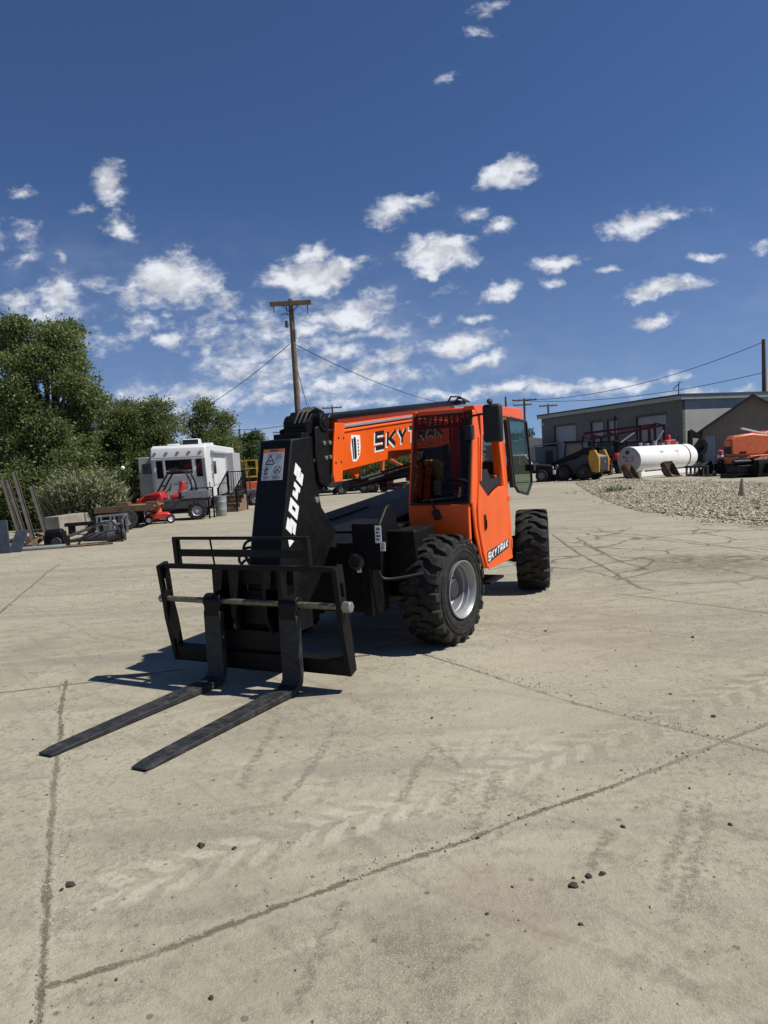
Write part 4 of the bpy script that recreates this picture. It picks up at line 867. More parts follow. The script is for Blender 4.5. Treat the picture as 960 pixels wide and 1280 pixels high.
tree('willow_tree', 'grey green tree cut by the left edge of the picture', (p.x, 31.5, 0), 6.5, 3.0, 2.6, 1.0, 70000, .13, M['leafA'], 23, 24, .26, 'trees behind the yard edge', 1.05)
p = place(165, 640)
tree('bushy_tree', 'mid green bushy tree just left of the white trailer', (p.x-.6, p.y+3.5, 0), 6.0, 2.7, 2.7, .5, 84000, .125, M['leafB'], 5, 28, .2, 'trees behind the yard edge', 1.05)
p = place(100, 645)
tree('bushy_tree', 'low dark tree filling the gap between the tallest tree and the bushy one', (p.x, p.y+4.5, 0), 4.9, 2.4, 2.2, .3, 34000, .13, M['leafB'], 11, 20, .16, 'trees behind the yard edge', 1.05)
p = place(205, 640)
tree('bushy_tree', 'round green tree rising over the left rear corner of the white trailer', (p.x+.7, p.y+8, 0), 5.9, 1.9, 1.9, .5, 34000, .13, M['leafB'], 17, 16, .16, 'trees behind the yard edge', 1.0)
p = AT(284, 600, 60)
tree('distant_tree', 'rounded tree beyond the white trailer roof, left of the bent wire pole', (p.x, 60, 0), 5.0, 1.9, 2.0, .4, 14000, .2, M['leafD'], 8, 16, .15, 'trees beyond the trailer')
p = AT(318, 600, 62)
tree('distant_tree', 'tree with two thin leafy tops beside the black boom nose', (p.x, 62, 0), 5.3, 1.4, 2.0, .3, 10000, .2, M['leafD'], 9, 14, .15, 'trees beyond the trailer', .9)
p = AT(300, 600, 66)
tree('distant_tree', 'low round tree behind the yellow lift basket', (p.x, 66, 0), 3.9, 2.6, 2.0, .2, 14000, .2, M['leafD'], 19, 16, .15, 'trees beyond the trailer', 1.1)
p = AT(667, 560, 110)
tree('distant_tree', 'small tree over the pale shed, left of the garage roof', (p.x, 118, 0), 5.6, 2.6, 2.0, .4, 6000, .34, M['leafD'], 21, 14, .15, 'trees beyond the trailer', 1.1)
# pale reed-like shrub in front of the trees
p = AT(104, 650, 25.9); rng = random.Random(4)
T = thing('reed_shrub', 'pale green reedy shrub leaning over the concrete blocks', 'shrub', (p.x, 25.9, 0))
vs = []; fs = []
for i in range(4200):
    a = rng.uniform(0, 2*PI); r0 = rng.uniform(0, 1.0)**.6*1.0; b0 = Vector((r0*math.cos(a)*1.25, r0*math.sin(a)*.6, 0)); hgt = rng.uniform(.8, 2.5)*(1.05-.45*r0)
    d = Vector((math.cos(a)*rng.uniform(.05,.5), math.sin(a)*.25, 1)).normalized(); t = d.cross(Vector((rng.gauss(0,1), rng.gauss(0,1), 0))).normalized()*rng.uniform(.012,.022); k = len(vs)
    tip = b0 + d*hgt + Vector((d.x*.3*hgt, 0, -.12*hgt*rng.random())); md = b0 + d*hgt*.55
    vs += [b0-t, b0+t, md+t, tip, md-t]; fs.append((k, k+1, k+2, k+3, k+4))
    for q in range(3):
        f0 = rng.uniform(.3, 1); pp = b0 + d*hgt*f0; ld = Vector((rng.gauss(0,1), rng.gauss(0,1), rng.gauss(.4,.6))).normalized(); lw = ld.cross(d)
        if lw.length < .05: continue
        lw = lw.normalized()*.03; k = len(vs); vs += [pp, pp+ld*.13+lw, pp+ld*.28, pp+ld*.13-lw]; fs.append((k, k+1, k+2, k+3))
me = bpy.data.meshes.new('foliage'); me.from_pydata(vs, [], fs); me.materials.append(M['leafC']); o_ = bpy.data.objects.new('foliage', me); col.objects.link(o_); o_.parent = T
for k_, (px_, Y_, h_, rx_, n_, lb_) in enumerate(((10, 27.5, 2.6, 1.6, 12000, 'dark low bush behind the leaning steel beams at the far left'), (58, 27.8, 2.4, 1.2, 9000, 'dark bush under the tallest tree, left of the pale reedy shrub'), (140, 33, 2.2, .9, 7000, 'dark bush behind the small ball lamp'))):
    q_ = AT(px_, 640, Y_)
    tree('low_bush', lb_, (q_.x, Y_, 0), h_, rx_, 1.0, .1, n_, .15, M['leafB'], 40+k_, 14, .06, 'low bushes under the trees', 1.1, cat='bush')
# far hedge that closes the view
rng = random.Random(12); cl = []
for i in range(360):
    x = rng.uniform(-24, 4); cl.append(Vector((x, 84 + rng.uniform(-1.5,1.5) + .1*x, rng.uniform(.1, 1)*(2.0 + .5*math.sin(x*.7)))))
def hs(r_):
    c_ = r_.choice(cl); return c_ + Vector((r_.gauss(0,.5), r_.gauss(0,.4), r_.gauss(0,.35))), Vector((0,-.3,.6))
me = leaf_mesh(14000, hs, .42, rng); me.materials.append(M['leafB']); o_ = bpy.data.objects.new('far_hedge', me); col.objects.link(o_); tag(o_, 'dark green hedge at the far end of the yard, seen below the orange boom', 'hedge', kind='stuff')

rng = random.Random(14); cl2 = [Vector((rng.uniform(-60, 75), 140 + rng.uniform(-3,3), rng.uniform(.1, 1)*2.6)) for i in range(500)]
def hs2(r_):
    c_ = r_.choice(cl2); return c_ + Vector((r_.gauss(0,.7), r_.gauss(0,.5), r_.gauss(0,.5))), Vector((0,-.3,.6))
me = leaf_mesh(16000, hs2, .7, rng); me.materials.append(M['leafB']); o_ = bpy.data.objects.new('distant_treeline', me); col.objects.link(o_); tag(o_, 'low distant line of trees and bushes along the horizon', 'treeline', kind='stuff')

# ------------------------------------------------------------------ poles and wires
def pole(label, px, ytop, Y, r, arms, group='utility poles', lean=0., pins=True, ins=()):
    t = AT(px, ytop, Y); T = thing('utility_pole', label, 'utility pole', (t.x - lean*t.z, Y, 0), 0, group)
    tp = Vector((lean*t.z, 0, t.z)); b = MB(); b.path([(0,0,-.2), tp*.5, tp], [r*1.25, r*1.1, r*.85], 12); b.build('pole', M['woodp'], T, smooth=50)
    for (dz, hw, th, off) in arms:
        c_ = tp + Vector((off, -r*.9, -dz)); b = MB(); b.box(c_.x-hw, c_.x+hw, c_.y-th*.5, c_.y+th*.5, c_.z-th*.6, c_.z+th*.6)
        b.build('crossarm', M['woodp'], T, .01)
        if pins:
            for s_ in (-.92, -.45, .45, .92):
                b = MB(); b.lathe([(0,.0),(0,.03),(.05,.05),(.10,.045),(.14,.02),(.14,0)], (c_.x+s_*hw, c_.y, c_.z+th*.6), (0,0,1), 8); b.build('insulator', M['dgrey'], T)
    return T, Vector((t.x, Y, t.z))
PT, ptop = pole('tall brown utility pole with one crossarm behind the machine nose', 363, 374, 45, .17, [(.28, 1.28, .22, 0.0)], lean=-.004, pins=False)
for s_ in (-1.05, 1.05, -.25):
    b = MB(); b.tube((ptop.x-PT.location.x+s_, -.16, ptop.z-.45), (ptop.x-PT.location.x+s_*.98, -.16, ptop.z-1.0 if s_ > -.3 else ptop.z-.8), .035, .02, 8)
    b.build('hanging_insulator', M['dgrey'], PT)
b = MB(); tx = ptop.x-PT.location.x
b.bar((tx-.6,-.17,ptop.z-.3), (tx,-.19,ptop.z-.9), .05, .05); b.bar((tx+.6,-.17,ptop.z-.3), (tx,-.19,ptop.z-.9), .05, .05); b.path([(tx-.05,-.2,ptop.z-1.0),(tx-.45,-.22,ptop.z-.9),(tx-.62,-.22,ptop.z-1.0)], .035, 8); b.build('arm_brace', M['dgrey'], PT)
b = MB(); b.tube((tx-.3,-.2,ptop.z-1.75), (tx-.3,-.2,ptop.z-1.35), .10, .10, 12); b.build('cutout_box', M['dgrey'], PT)
b = MB(); b.tube((tx+.20,-.1,ptop.z-2.45), (tx+.20,-.1,ptop.z-1.85), .075, .075, 12); b.build('grey_canister', M['rail'], PT)
P1,t1 = pole('thin distant pole with one bent side arm over the trailer trees', 299, 536, 80, .14, [(.7, .45, .09, .45)], pins=False)
P2,t2 = pole('distant pole with two short crossarms just left of the boom nose', 350, 538, 100, .12, [(.3, 1.0, .12, 0), (1.0, .75, .12, 0)])
P3,t3 = pole('distant single-crossarm pole peeking over the black boom tube', 415, 507, 110, .14, [(.35, 1.5, .16, 0)])
P4,t4 = pole('far pole with stacked crossarms right behind the cab roof', 655, 498, 100, .16, [(.25, 1.7, .16, 0), (.9, 1.3, .14, -.3)])
P5,t5 = pole('short far pole showing one crossarm above the left end of the garage roof', 685, 505, 118, .17, [(.3, 1.5, .18, 0)])
P6,t6 = pole('plain bare pole with no arm rising behind the orange cab roof', 632, 496, 70, .12, [])
P7,t7 = pole('dark pole at the right edge, rising behind the brown metal building', 954.5, 424, 75, .22, [])
P8,t8 = pole('thin dark pole top just left of the tall brown pole', 360.5, 530, 70, .10, [])
def wire(label, A, B, sag, r, n=24, name='power_line', group='overhead wires'):
    A, B = Vector(A), Vector(B); pts = [A.lerp(B, i/n) - Vector((0,0,sag*4*(i/n)*(1-i/n))) for i in range(n+1)]
    b = MB(); b.path(pts, r, 5); o_ = b.build(name, M['wire'], None, smooth=60); tag(o_, label, 'wire', group); return o_
wire('drooping wire from the tall brown pole down toward the left trees', AT(362, 430, 45), AT(150, 556, 58), .9, .022)
wire('lower wire from the tall brown pole sagging right over the orange machine', AT(370, 431, 45), AT(656, 499, 100), 2.3, .026)
wire('thin slanting guy wire right beside the tall brown pole', AT(366, 440, 45), AT(397, 556, 60), .05, .022)
wire('upper wire from the right edge pole crossing above the garage', AT(953, 428, 75), AT(656, 500, 100), 1.4, .034)
wire('lower wire from the right edge pole running close over the garage roof', AT(953, 466, 75), AT(656, 501, 100), 1.0, .034)
wire('wire running level above the white trailer to the thin distant pole', AT(180, 546, 70), AT(299, 537, 80), .15, .03)
wire('wire between the thin distant poles left of the boom nose', AT(299, 537, 80), AT(360, 531, 70), .15, .03)

# ------------------------------------------------------------------ garage and other buildings on the right
def hitwall(px, py, O_, d_):
    """sight line against a vertical wall through O_ along d_ -> (distance along, height)"""
    n_ = Vector((-d_.y, d_.x, 0)); r_ = ray(px, py); t = (O_ - CO).dot(n_) / r_.dot(n_); q = CO + r_*t
    return (q - O_).dot(d_), q.z
GC = AT(855, 590, 66); GC.z = 0; GF = AT(679, 585, 89); GF.z = 0
gd = (GF - GC).normalized(); GW = (GF - GC).length; gn = Vector((gd.y, -gd.x, 0))
if gn.dot(Vector((-1,-.3,0))) < 0: gn = -gn
ga = math.atan2(gd.y, gd.x)         # local x runs along the front wall from the near corner to the far one
T = thing('garage_building', 'long grey block garage with several roll-up doors and a flat pale roof edge', 'building', GC, ga)
# outward (front) is local +y or -y
sgn = 1 if Vector((-math.sin(ga), math.cos(ga), 0)).dot(gn) > 0 else -1
HG = 6.05; DP = 16
drs = []
for (x0, y0, x1, y1) in ((692,531,722,580),(737.5,523,756,575),(758,521,774,575),(794,515,835.5,585)):
    a = hitwall(x0, y0, GC, gd); c_ = hitwall(x1, y1, GC, gd); z1 = (a[1] + hitwall(x1, y0-3, GC, gd)[1])/2; drs.append((min(a[0], c_[0]), max(a[0], c_[0]), max(3.4, min(4.9, z1))))
drs.sort(); edges = [0]
b = MB(); x = 0
yf0, yf1 = (0, -.3*sgn)
def wb(mb, x0, x1, ya, yb, z0, z1): mb.box(x0, x1, min(ya, yb), max(ya, yb), z0, z1)
for (a, c_, z1) in drs:
    wb(b, x, a, 0, -.3*sgn, 0, HG); wb(b, a, c_, 0, -.3*sgn, z1, HG); x = c_
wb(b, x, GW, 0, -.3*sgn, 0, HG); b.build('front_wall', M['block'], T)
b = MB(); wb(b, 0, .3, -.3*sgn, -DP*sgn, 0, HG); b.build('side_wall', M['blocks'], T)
b = MB(); wb(b, GW-.3, GW, -.3*sgn, -DP*sgn, 0, HG); wb(b, .3, GW-.3, -DP*sgn, -(DP-.3)*sgn, 0, HG); b.build('back_wall', M['block'], T)
b = MB(); wb(b, -.25, GW+.3, .35*sgn, -(DP+.2)*sgn, HG, HG+.12); b.build('roof', M['dgrey'], T)
b = MB(); wb(b, -.28, GW+.34, .36*sgn, .40*sgn, HG-.06, HG+.40); wb(b, -.32, -.28, .40*sgn, -(DP+.2)*sgn, HG-.06, HG+.40); b.build('roof_fascia', M['galv'], T)
b = MB(); wb(b, -.34, GW+.36, .41*sgn, .46*sgn, HG+.30, HG+.46); wb(b, -.38, -.33, .46*sgn, -(DP+.2)*sgn, HG+.30, HG+.46); b.build('roof_cap', M['dgrey'], T)
for (a, c_, z1) in drs:
    b = MB(); wb(b, a+.1, c_-.1, -.20*sgn, -.26*sgn, 0, z1-.08); d_ = b.build('roller_door', M['roll'], T)
    b = MB(); wb(b, a, a+.1, .01*sgn, -.27*sgn, 0, z1); wb(b, c_-.1, c_, .01*sgn, -.27*sgn, 0, z1); wb(b, a-.05, c_+.05, .03*sgn, -.19*sgn, z1-.08, z1+.14); b.build('door_surround', M['dgrey'], d_)
b = MB(); wb(b, GW-.7, GW-.35, .05*sgn, .35*sgn, HG-.85, HG-.6); b.build('wall_lamp', M['white'], T)
q = hitwall(843, 490, GC, gd)
b = MB(); b.tube((.6+1.0, -1*sgn, HG+.1), (.5+1.0, -1*sgn, HG+1.75), .05, .04, 8); b.bar((1.5,-1*sgn,HG+1.55), (2.3,-1*sgn,HG+1.1), .07, .05); b.bar((1.5,-1*sgn,HG+1.7), (1.1,-1*sgn,HG+1.6), .05, .05); b.build('service_mast', M['wire'], T)
b = MB(); wb(b, GW*.40, GW*.40+.12, .05*sgn, .17*sgn, 0, HG-.8); b.build('downpipe', M['wire'], T)
# pale shed and lean-to beyond the garage
p = AT(668, 575, 104)
T = thing('storage_shed', 'pale low storage shed far behind the machine, left of the garage', 'shed', (p.x, 104, 0), .05)
b = MB(); b.prism([(-5.5,0),(-5.5,3.2),(0,3.9),(5.5,3.2),(5.5,0)], 'y', 0, 8); b.build('wall', M['shed'], T)
b = MB(); b.prism([(-5.8,3.18),(-5.8,3.34),(0,4.06),(5.8,3.34),(5.8,3.18),(0,3.905)], 'y', -.3, 8.3); b.build('roof', M['galv'], T)
p = AT(684, 590, 86)
T = thing('lean_to', 'small dark grey lean-to with a door against the far end of the garage', 'shed', (p.x, 86, 0), .0)
b = MB(); b.box(-1.35,1.3,0,3,0,2.55); b.build('wall', M['grey'], T)
b = MB(); b.hexa([(-1.9,-.5,2.55),(1.3,-.5,2.85),(1.3,3.1,2.85),(-1.9,3.1,2.55),(-1.9,-.5,2.68),(1.3,-.5,2.98),(1.3,3.1,2.98),(-1.9,3.1,2.68)]); b.build('roof', M['galv'], T)
b = MB(); b.box(-.15,.75,-.04,-.005,.05,2.05); b.build('door', M['dgrey'], T)
# brown gabled metal building
BY = 58; bl = AT(879, 585, BY); ap = AT(941, 493, BY); el = AT(868.5, 541, BY); ex = AT(879, 541, BY)
bw = ap.x - bl.x; ze = ex.z; za = ap.z - .1; sl2 = (za - ze)/bw
brz = math.radians(-28); bd_ = Vector((math.cos(brz), math.sin(brz), 0)); bo = Vector((bl.x, BY, 0))
T = thing('metal_building', 'brown ribbed metal building with a gable roof and one blue-grey door', 'building', bo, brz)
bw, za = hitwall(941, 493.5, bo, bd_); za -= .15; ze = hitwall(879, 539, bo, bd_)[1]; sl2 = (za-ze)/bw
dr0 = hitwall(880.5, 545, bo, bd_)[0]; dr1 = hitwall(895, 545, bo, bd_)[0]; dz = hitwall(886, 544.5, bo, bd_)[1]
b = MB(); b.prism([(0,0),(dr0,0),(dr0,dz),(dr1,dz),(dr1,0),(2*bw,0),(2*bw,ze),(bw,za),(0,ze)], 'y', 0, .15); b.prism([(0,0),(2*bw,0),(2*bw,ze),(bw,za),(0,ze)], 'y', 13.85, 14); b.box(0,.15,.15,13.85,0,ze); b.box(2*bw-.15,2*bw,.15,13.85,0,ze)
b.build('wall', M['brownwall'], T)
b = MB(); o_ = .75
b.prism([(-o_, ze-sl2*o_), (bw, za), (2*bw+o_, ze-sl2*o_), (2*bw+o_, ze-sl2*o_+.2), (bw, za+.22), (-o_, ze-sl2*o_+.2)], 'y', -.45, 14.3); b.build('roof', M['dgrey'], T)
b = MB(); b.box(dr0+.02, dr1-.02, .03, .10, .02, dz-.02); b.build('door', M['tin'], T)

# ------------------------------------------------------------------ white fuel tank
A_ = place(787, 596, 44); B_ = AT(861, 590, 48.4); B_.z = 0; ta = math.atan2(B_.y-A_.y, B_.x-A_.x); TL = (B_-A_).length
T = thing('fuel_tank', 'white horizontal fuel tank with a grey end and black strap on a white skid', 'tank', A_, ta)
r = .82; zc = 1.08
b = MB(); b.lathe([(0,0),(0,r-.01),(.02,r),(TL-.35,r),(TL-.15,r*.9),(TL-.03,r*.6),(TL,0)], (0,0,zc), (1,0,0), 40, closed=False); b.cur = 0; b.build('shell', M['tank'], T)
b = MB(); b.lathe([(-.012,0),(-.012,r-.05),(.0,r-.015),(-.002,0)], (0,0,zc), (1,0,0), 40); b.build('end_cap', M['tankend'], T)
b = MB(); b.box(.3,TL-.5,-.62,-.42,.02,.30); b.box(.3,TL-.5,.42,.62,.02,.30); b.box(.5,.7,-.6,.6,.02,.4); b.box(TL-1.2,TL-1,-.6,.6,.02,.4); b.build('skid', M['tank'], T, .01)
b = MB(); b.lathe([(0,r),(0,r+.02),(.10,r+.02),(.10,r)], (TL-1.3,0,zc), (1,0,0), 40); b.build('strap', M['wire'], T)
for x, h_ in ((1.3,.22),(2.1,.16),(3.0,.3),(3.9,.14),(4.6,.2),(5.6,.16)):
    b = MB(); b.tube((x,0,zc+r-.05),(x,0,zc+r+h_*.7),.09,.09,12); b.tube((x,0,zc+r+h_*.7),(x,0,zc+r+h_),.12,.12,12); b.build('filler_cap', M['tankend'], T)
# red diamond placard and stencil on the shell, red writing on the end
def onshell(x, a, lift=.008): return Vector((x, -math.cos(a)*(r+lift), zc+math.sin(a)*(r+lift)))
b = MB(); xc, a0 = 4.35, .52; q = .30
def dia(k, lift): return [onshell(xc-q*k, a0, lift), onshell(xc, a0-q*k/r, lift), onshell(xc+q*k, a0, lift), onshell(xc, a0+q*k/r, lift)]
b.cur = 0; b.add(dia(1,.008), [(0,1,2,3)]); b.cur = 1; b.add(dia(.72,.012), [(0,1,2,3)]); b.cur = 0; b.add(dia(.35,.016), [(0,1,2,3)]); b.build('placard', [M['pinkred'], M['tank']], T, smooth=0)
b = MB(); b.add([onshell(2.3,.62), onshell(2.75,.62), onshell(2.7,.45), onshell(2.35,.45)], [(0,1,2,3)]); b.build('stencil', M['galv'], T, smooth=0)
b = MB(); lettering(b, '33', (-.0135,.36,zc-.10), (0,-1,0), (0,0,1), (-1,0,0), .30, .30, .08, .055, 0); lettering(b, '0E', (-.0135,.42,zc-.50), (0,-1,0), (0,0,1), (-1,0,0), .28, .28, .08, .05, 0); b.build('red_writing', M['pinkred'], T)
b = MB(); b.tube((-.014,.1,zc+.48),(-.02,.1,zc+.48),.14,.14,16); b.tube((-.014,.35,zc+.2),(-.02,.35,zc+.2),.07,.07,12); b.build('stain_plate', M['hub'], T)

# ------------------------------------------------------------------ digger buckets
def bucket(label, px, py, Y, s, rz, flip=1):
    T = thing('digger_bucket', label, 'bucket', place(px, py, Y), rz, 'digger buckets by the tank')
    prof = [(0,0),(.25,-.02),(.55,.10),(.72,.38),(.70,.68),(.58,.92),(.50,.95),(.60,.68),(.62,.40),(.48,.17),(.25,.06),(.0,.05)]
    pr = [(x*s*flip, z*s) for x, z in prof]
    b = MB(); b.prism(pr, 'y', -.45*s, .45*s); b.build('shell', M['brownb'], T)
    for y in (-.45, .42):
        b = MB(); b.prism([(x*s*flip, z*s) for x, z in ((0,0),(.25,-.02),(.55,.10),(.72,.38),(.70,.68),(.58,.92),(.40,.75),(.1,.2))], 'y', y*s, (y+.03)*s); b.build('side_plate', M['brownb'], T)
    for k in range(4):
        y = (-.38+.25*k)*s; b = MB(); b.hexa([(0,y-.05*s,0),(0,y+.05*s,0),(0,y+.05*s,.06*s),(0,y-.05*s,.06*s),(-.18*s*flip,y-.02*s,.02*s),(-.18*s*flip,y+.02*s,.02*s),(-.18*s*flip,y+.02*s,.04*s),(-.18*s*flip,y-.02*s,.04*s)]); b.build('tooth', M['dgrey'], T)
    for y in (-.15, .12):
        b = MB(); b.prism([(x*s*flip, z*s) for x, z in ((.70,.45),(.95,.6),(.98,.78),(.85,.9),(.64,.85))], 'y', y*s, (y+.04)*s); b.build('lug', M['brownb'], T)
    return T
bucket('brown worn digger bucket in front of the grey tank end', 797, 600, 41, .95, 2.4)
bucket('dark digger bucket standing under the middle of the white tank', 846, 601, 42, .98, 2.2)

# ------------------------------------------------------------------ skid steer
p = place(722, 598, 45)
T = thing('skid_steer', 'yellow and black skid steer loader parked before the garage with its grille turned this way', 'loader', p, math.radians(48), )
# local: x across, y forward (rear grille toward -y)
b = MB(); b.prism([(-1.55,.45),(-1.62,1.25),(-.75,1.55),(-.3,1.25),(.9,1.0),(.95,.35),(-1.2,.32)], 'x', -.52, .52); b.build('body', M['dgrey'], T, .04)
for s_ in (-1, 1):
    b = MB(); b.prism([(-1.6,1.05),(-1.35,1.72),(-.95,1.80),(1.25,1.05),(1.45,.55),(1.25,.5),(1.05,.9),(-.8,1.45),(-1.15,1.3),(-1.45,1.05)], 'x', s_*.60-.07, s_*.60+.07); b.build('lift_arm', M['blackm'], T, .02)
    b = MB(); b.prism([(-1.62,.42),(-1.66,1.15),(-1.45,1.62),(-1.12,1.66),(-1.0,1.2),(-1.12,.45)], 'x', s_*.60-.085, s_*.60+.085); b.build('rear_tower', M['yellowp'], T, .03)
b = MB(); b.box(-.50,.50,-1.66,-1.60,.50,1.25); b.build('rear_grille', M['dgrey'], T, .03)
b = MB()
for k in range(7): b.box(-.38,.38,-1.672,-1.663,.62+k*.075,.65+k*.075)
b.build('grille_slats', M['dgrey'], T)
b = MB(); b.hexa([(-.5,-1.6,1.25),(.5,-1.6,1.25),(.5,-.8,1.45),(-.5,-.8,1.45),(-.48,-1.55,1.30),(.48,-1.55,1.30),(.48,-.8,1.52),(-.48,-.8,1.52)]); b.build('engine_cover', M['grey'], T, .02)
b = MB()
for x in (-.48, .48):
    b.bar((x,-.75,1.3),(x,-.6,2.12),.07,.07); b.bar((x,.55,.95),(x,.42,2.12),.07,.07); b.bar((x,-.6,2.12),(x,.42,2.12),.07,.07)
b.box(-.55,.55,-.72,.55,2.12,2.20)
for k in range(5): b.bar((-.48+.24*k,-.66,1.5),(-.48+.24*k,-.6,2.1),.02,.02)
b.build('cab', M['blackm'], T, .01)
b = MB(); b.box(-.46,.46,-.57,-.555,1.5,2.1); b.box(-.49,-.475,-.55,.4,1.3,2.1); b.build('cab_window', M['pane'], T, smooth=0)
b = MB(); b.box(-.3,.3,-.45,0,1.0,1.2); b.box(-.3,.3,-.5,-.4,1.2,1.7); b.build('seat', M['seat'], T, .03)
for x in (-.72, .72):
    for y in (-.75, .5): wheel_part(T, (x, y, .42), .42, .30, (1,0,0), 'dgrey', 16)
T.scale = (1.1, 1.1, 1.12)
b = MB(); b.prism([(1.35,.0),(2.2,.03),(2.2,.07),(1.45,.10),(1.38,.6),(1.48,.9),(1.36,.9),(1.3,.5)], 'x', -.9, .9); b.build('front_bucket', M['dgrey'], T, .01)
b = MB(); lettering(b, 'L', (-.0,-1.675,1.0), (1,0,0), (0,0,1), (0,-1,0), .1,.09,.02,.02,0) ; b.tube((0,-1.68,.95),(0,-1.69,.95),.06,.06,14); b.build('badge', M['rail'], T)

# ------------------------------------------------------------------ red steel rack and the machines below it
p = AT(785, 590, 53); p.z = 0
T = thing('steel_rack', 'long dark red steel pipe rack frame standing in front of the garage doors', 'rack', p, .05)
m2 = 53/FPX
def rk(px, py): q = AT(px, py, 53); return q.x - p.x, q.z
for py, py2, rr, nm in ((549, 531, .11, 'top_rail'), ):
    a = rk(736, 549); c_ = rk(832, 531); b = MB(); b.bar((a[0],0,a[1]),(c_[0],0,c_[1]),.18,.18); b.build('top_rail', M['dred'], T)
    a = rk(738, 541); c_ = rk(832, 529); b = MB(); b.bar((a[0],1.6,a[1]),(c_[0],1.6,c_[1]),.18,.18); b.build('top_rail', M['dred'], T)
a = rk(745, 557); c_ = rk(830, 551); b = MB(); b.bar((a[0],0,a[1]),(c_[0],0,c_[1]),.13,.13); b.build('middle_rail', M['dred'], T)
for px, pt in ((737,548),(751,546),(771,543),(812,535),(831,531)):
    a = rk(px, pt); b = MB(); b.box(a[0]-.09,a[0]+.09,-.085,.085,0,a[1]-.09); b.build('post', M['dred'], T)
    b = MB(); b.box(a[0]-.08,a[0]+.08,1.52,1.68,0,a[1]+.2); b.build('post', M['dred'], T)
    b = MB(); b.bar((a[0],.09,a[1]),(a[0],1.52,a[1]+.2),.10,.10); b.build('cross_tie', M['dred'], T)
a = rk(816, 557); c_ = rk(829, 538); b = MB(); b.bar((a[0],-.15,a[1]),(c_[0],-.15,c_[1]),.12,.08); b.build('pale_brace', M['rail'], T)
a = rk(775, 553); c_ = rk(792, 541); b = MB(); b.bar((a[0],-.12,a[1]),(c_[0],-.12,c_[1]),.10,.08); b.build('pale_brace', M['rail'], T)
def tractor(label, px, py, Y, rz, body, s=1.0, name='tractor'):
    T = thing(name, label, 'tractor', place(px, py, Y), rz, 'machines under the red rack')
    b = MB(); b.prism([(-.4,.55),(-.4,1.1),(.5,1.25),(1.9,1.15),(2.0,.95),(1.95,.6)], 'x', -.38, .38); b.build('hood', body, T, .05)
    b = MB(); b.box(-.5,.5,-1.4,-.3,.6,1.0); b.hexa([(-.85,-1.5,1.05),(-.45,-1.5,1.05),(-.45,-.3,1.05),(-.85,-.3,1.05),(-.85,-1.3,1.5),(-.45,-1.3,1.5),(-.45,-.5,1.5),(-.85,-.5,1.5)]); b.hexa([(.45,-1.5,1.05),(.85,-1.5,1.05),(.85,-.3,1.05),(.45,-.3,1.05),(.45,-1.3,1.5),(.85,-1.3,1.5),(.85,-.5,1.5),(.45,-.5,1.5)]); b.build('fender', body, T, .04)
    b = MB()
    for x in (-.6,.6):
        b.bar((x,-.3,1.1),(x*.95,-.35,2.3),.07,.07); b.bar((x,-1.4,1.1),(x*.95,-1.3,2.3),.07,.07)
    b.box(-.75,.75,-1.55,-.1,2.3,2.42); b.build('cab_roof', M['blackm'], T, .02)
    b = MB(); b.box(-.55,.55,-.32,-.31,1.3,2.28); b.box(-.585,-.575,-1.25,-.4,1.3,2.28); b.box(.575,.585,-1.25,-.4,1.3,2.28); b.build('cab_glass', M['glassd'], T, smooth=0)
    b = MB(); b.box(-.3,.3,-1.2,-.7,1.0,1.2); b.box(-.3,.3,-1.3,-1.2,1.2,1.8); b.build('seat', M['seat'], T, .03)
    for x in (-.75,.75): wheel_part(T, (x,-.95,.72), .72, .38, (1,0,0), 'dgrey', 16); 
    for x in (-.62,.62): wheel_part(T, (x,1.35,.45), .45, .26, (1,0,0), 'dgrey', 14)
    b = MB()
    for x in (-.5,.5): b.bar((x,.3,1.0),(x,2.4,.5),.10,.14)
    b.prism([(2.3,.1),(2.9,.1),(2.9,.14),(2.4,.18),(2.35,.75),(2.28,.75)], 'x', -.9, .9); b.build('front_loader', M['blackm'], T, .01)
    return T
tractor('red tractor with pale windscreen between the skid steer and the white tank', 757, 597, 52, math.radians(150), M['red'])
tractor('dark tractor with a raised grey windscreen half hidden behind the white tank', 796, 596, 56, math.radians(200), M['dgrey'])
b_ = None
# red hand pump on the tank
p = AT(845, 556, 50.2)
T = thing('red_machine', 'red engine unit with black frame just above the right end of the white tank', 'machine', (p.x, 51.5, 0), .2)
b = MB(); b.box(-.45,.45,-.3,.3,1.75,2.25); b.tube((0,0,2.25),(0,0,2.6),.18,.14,14); b.tube((-.3,-.32,2.0),(-.3,-.45,2.0),.14,.14,14); b.build('engine', M['red'], T, .04)
b = MB()
for x in (-.6,.6):
    for y in (-.35,.35): b.box(x-.05,x+.05,y-.05,y+.05,0,1.75)
b.box(-.7,.7,-.42,.42,1.62,1.74); b.bar((.6,.35,1.7),(1.1,.35,2.5),.08,.08); b.build('stand', M['blackm'], T, .01)

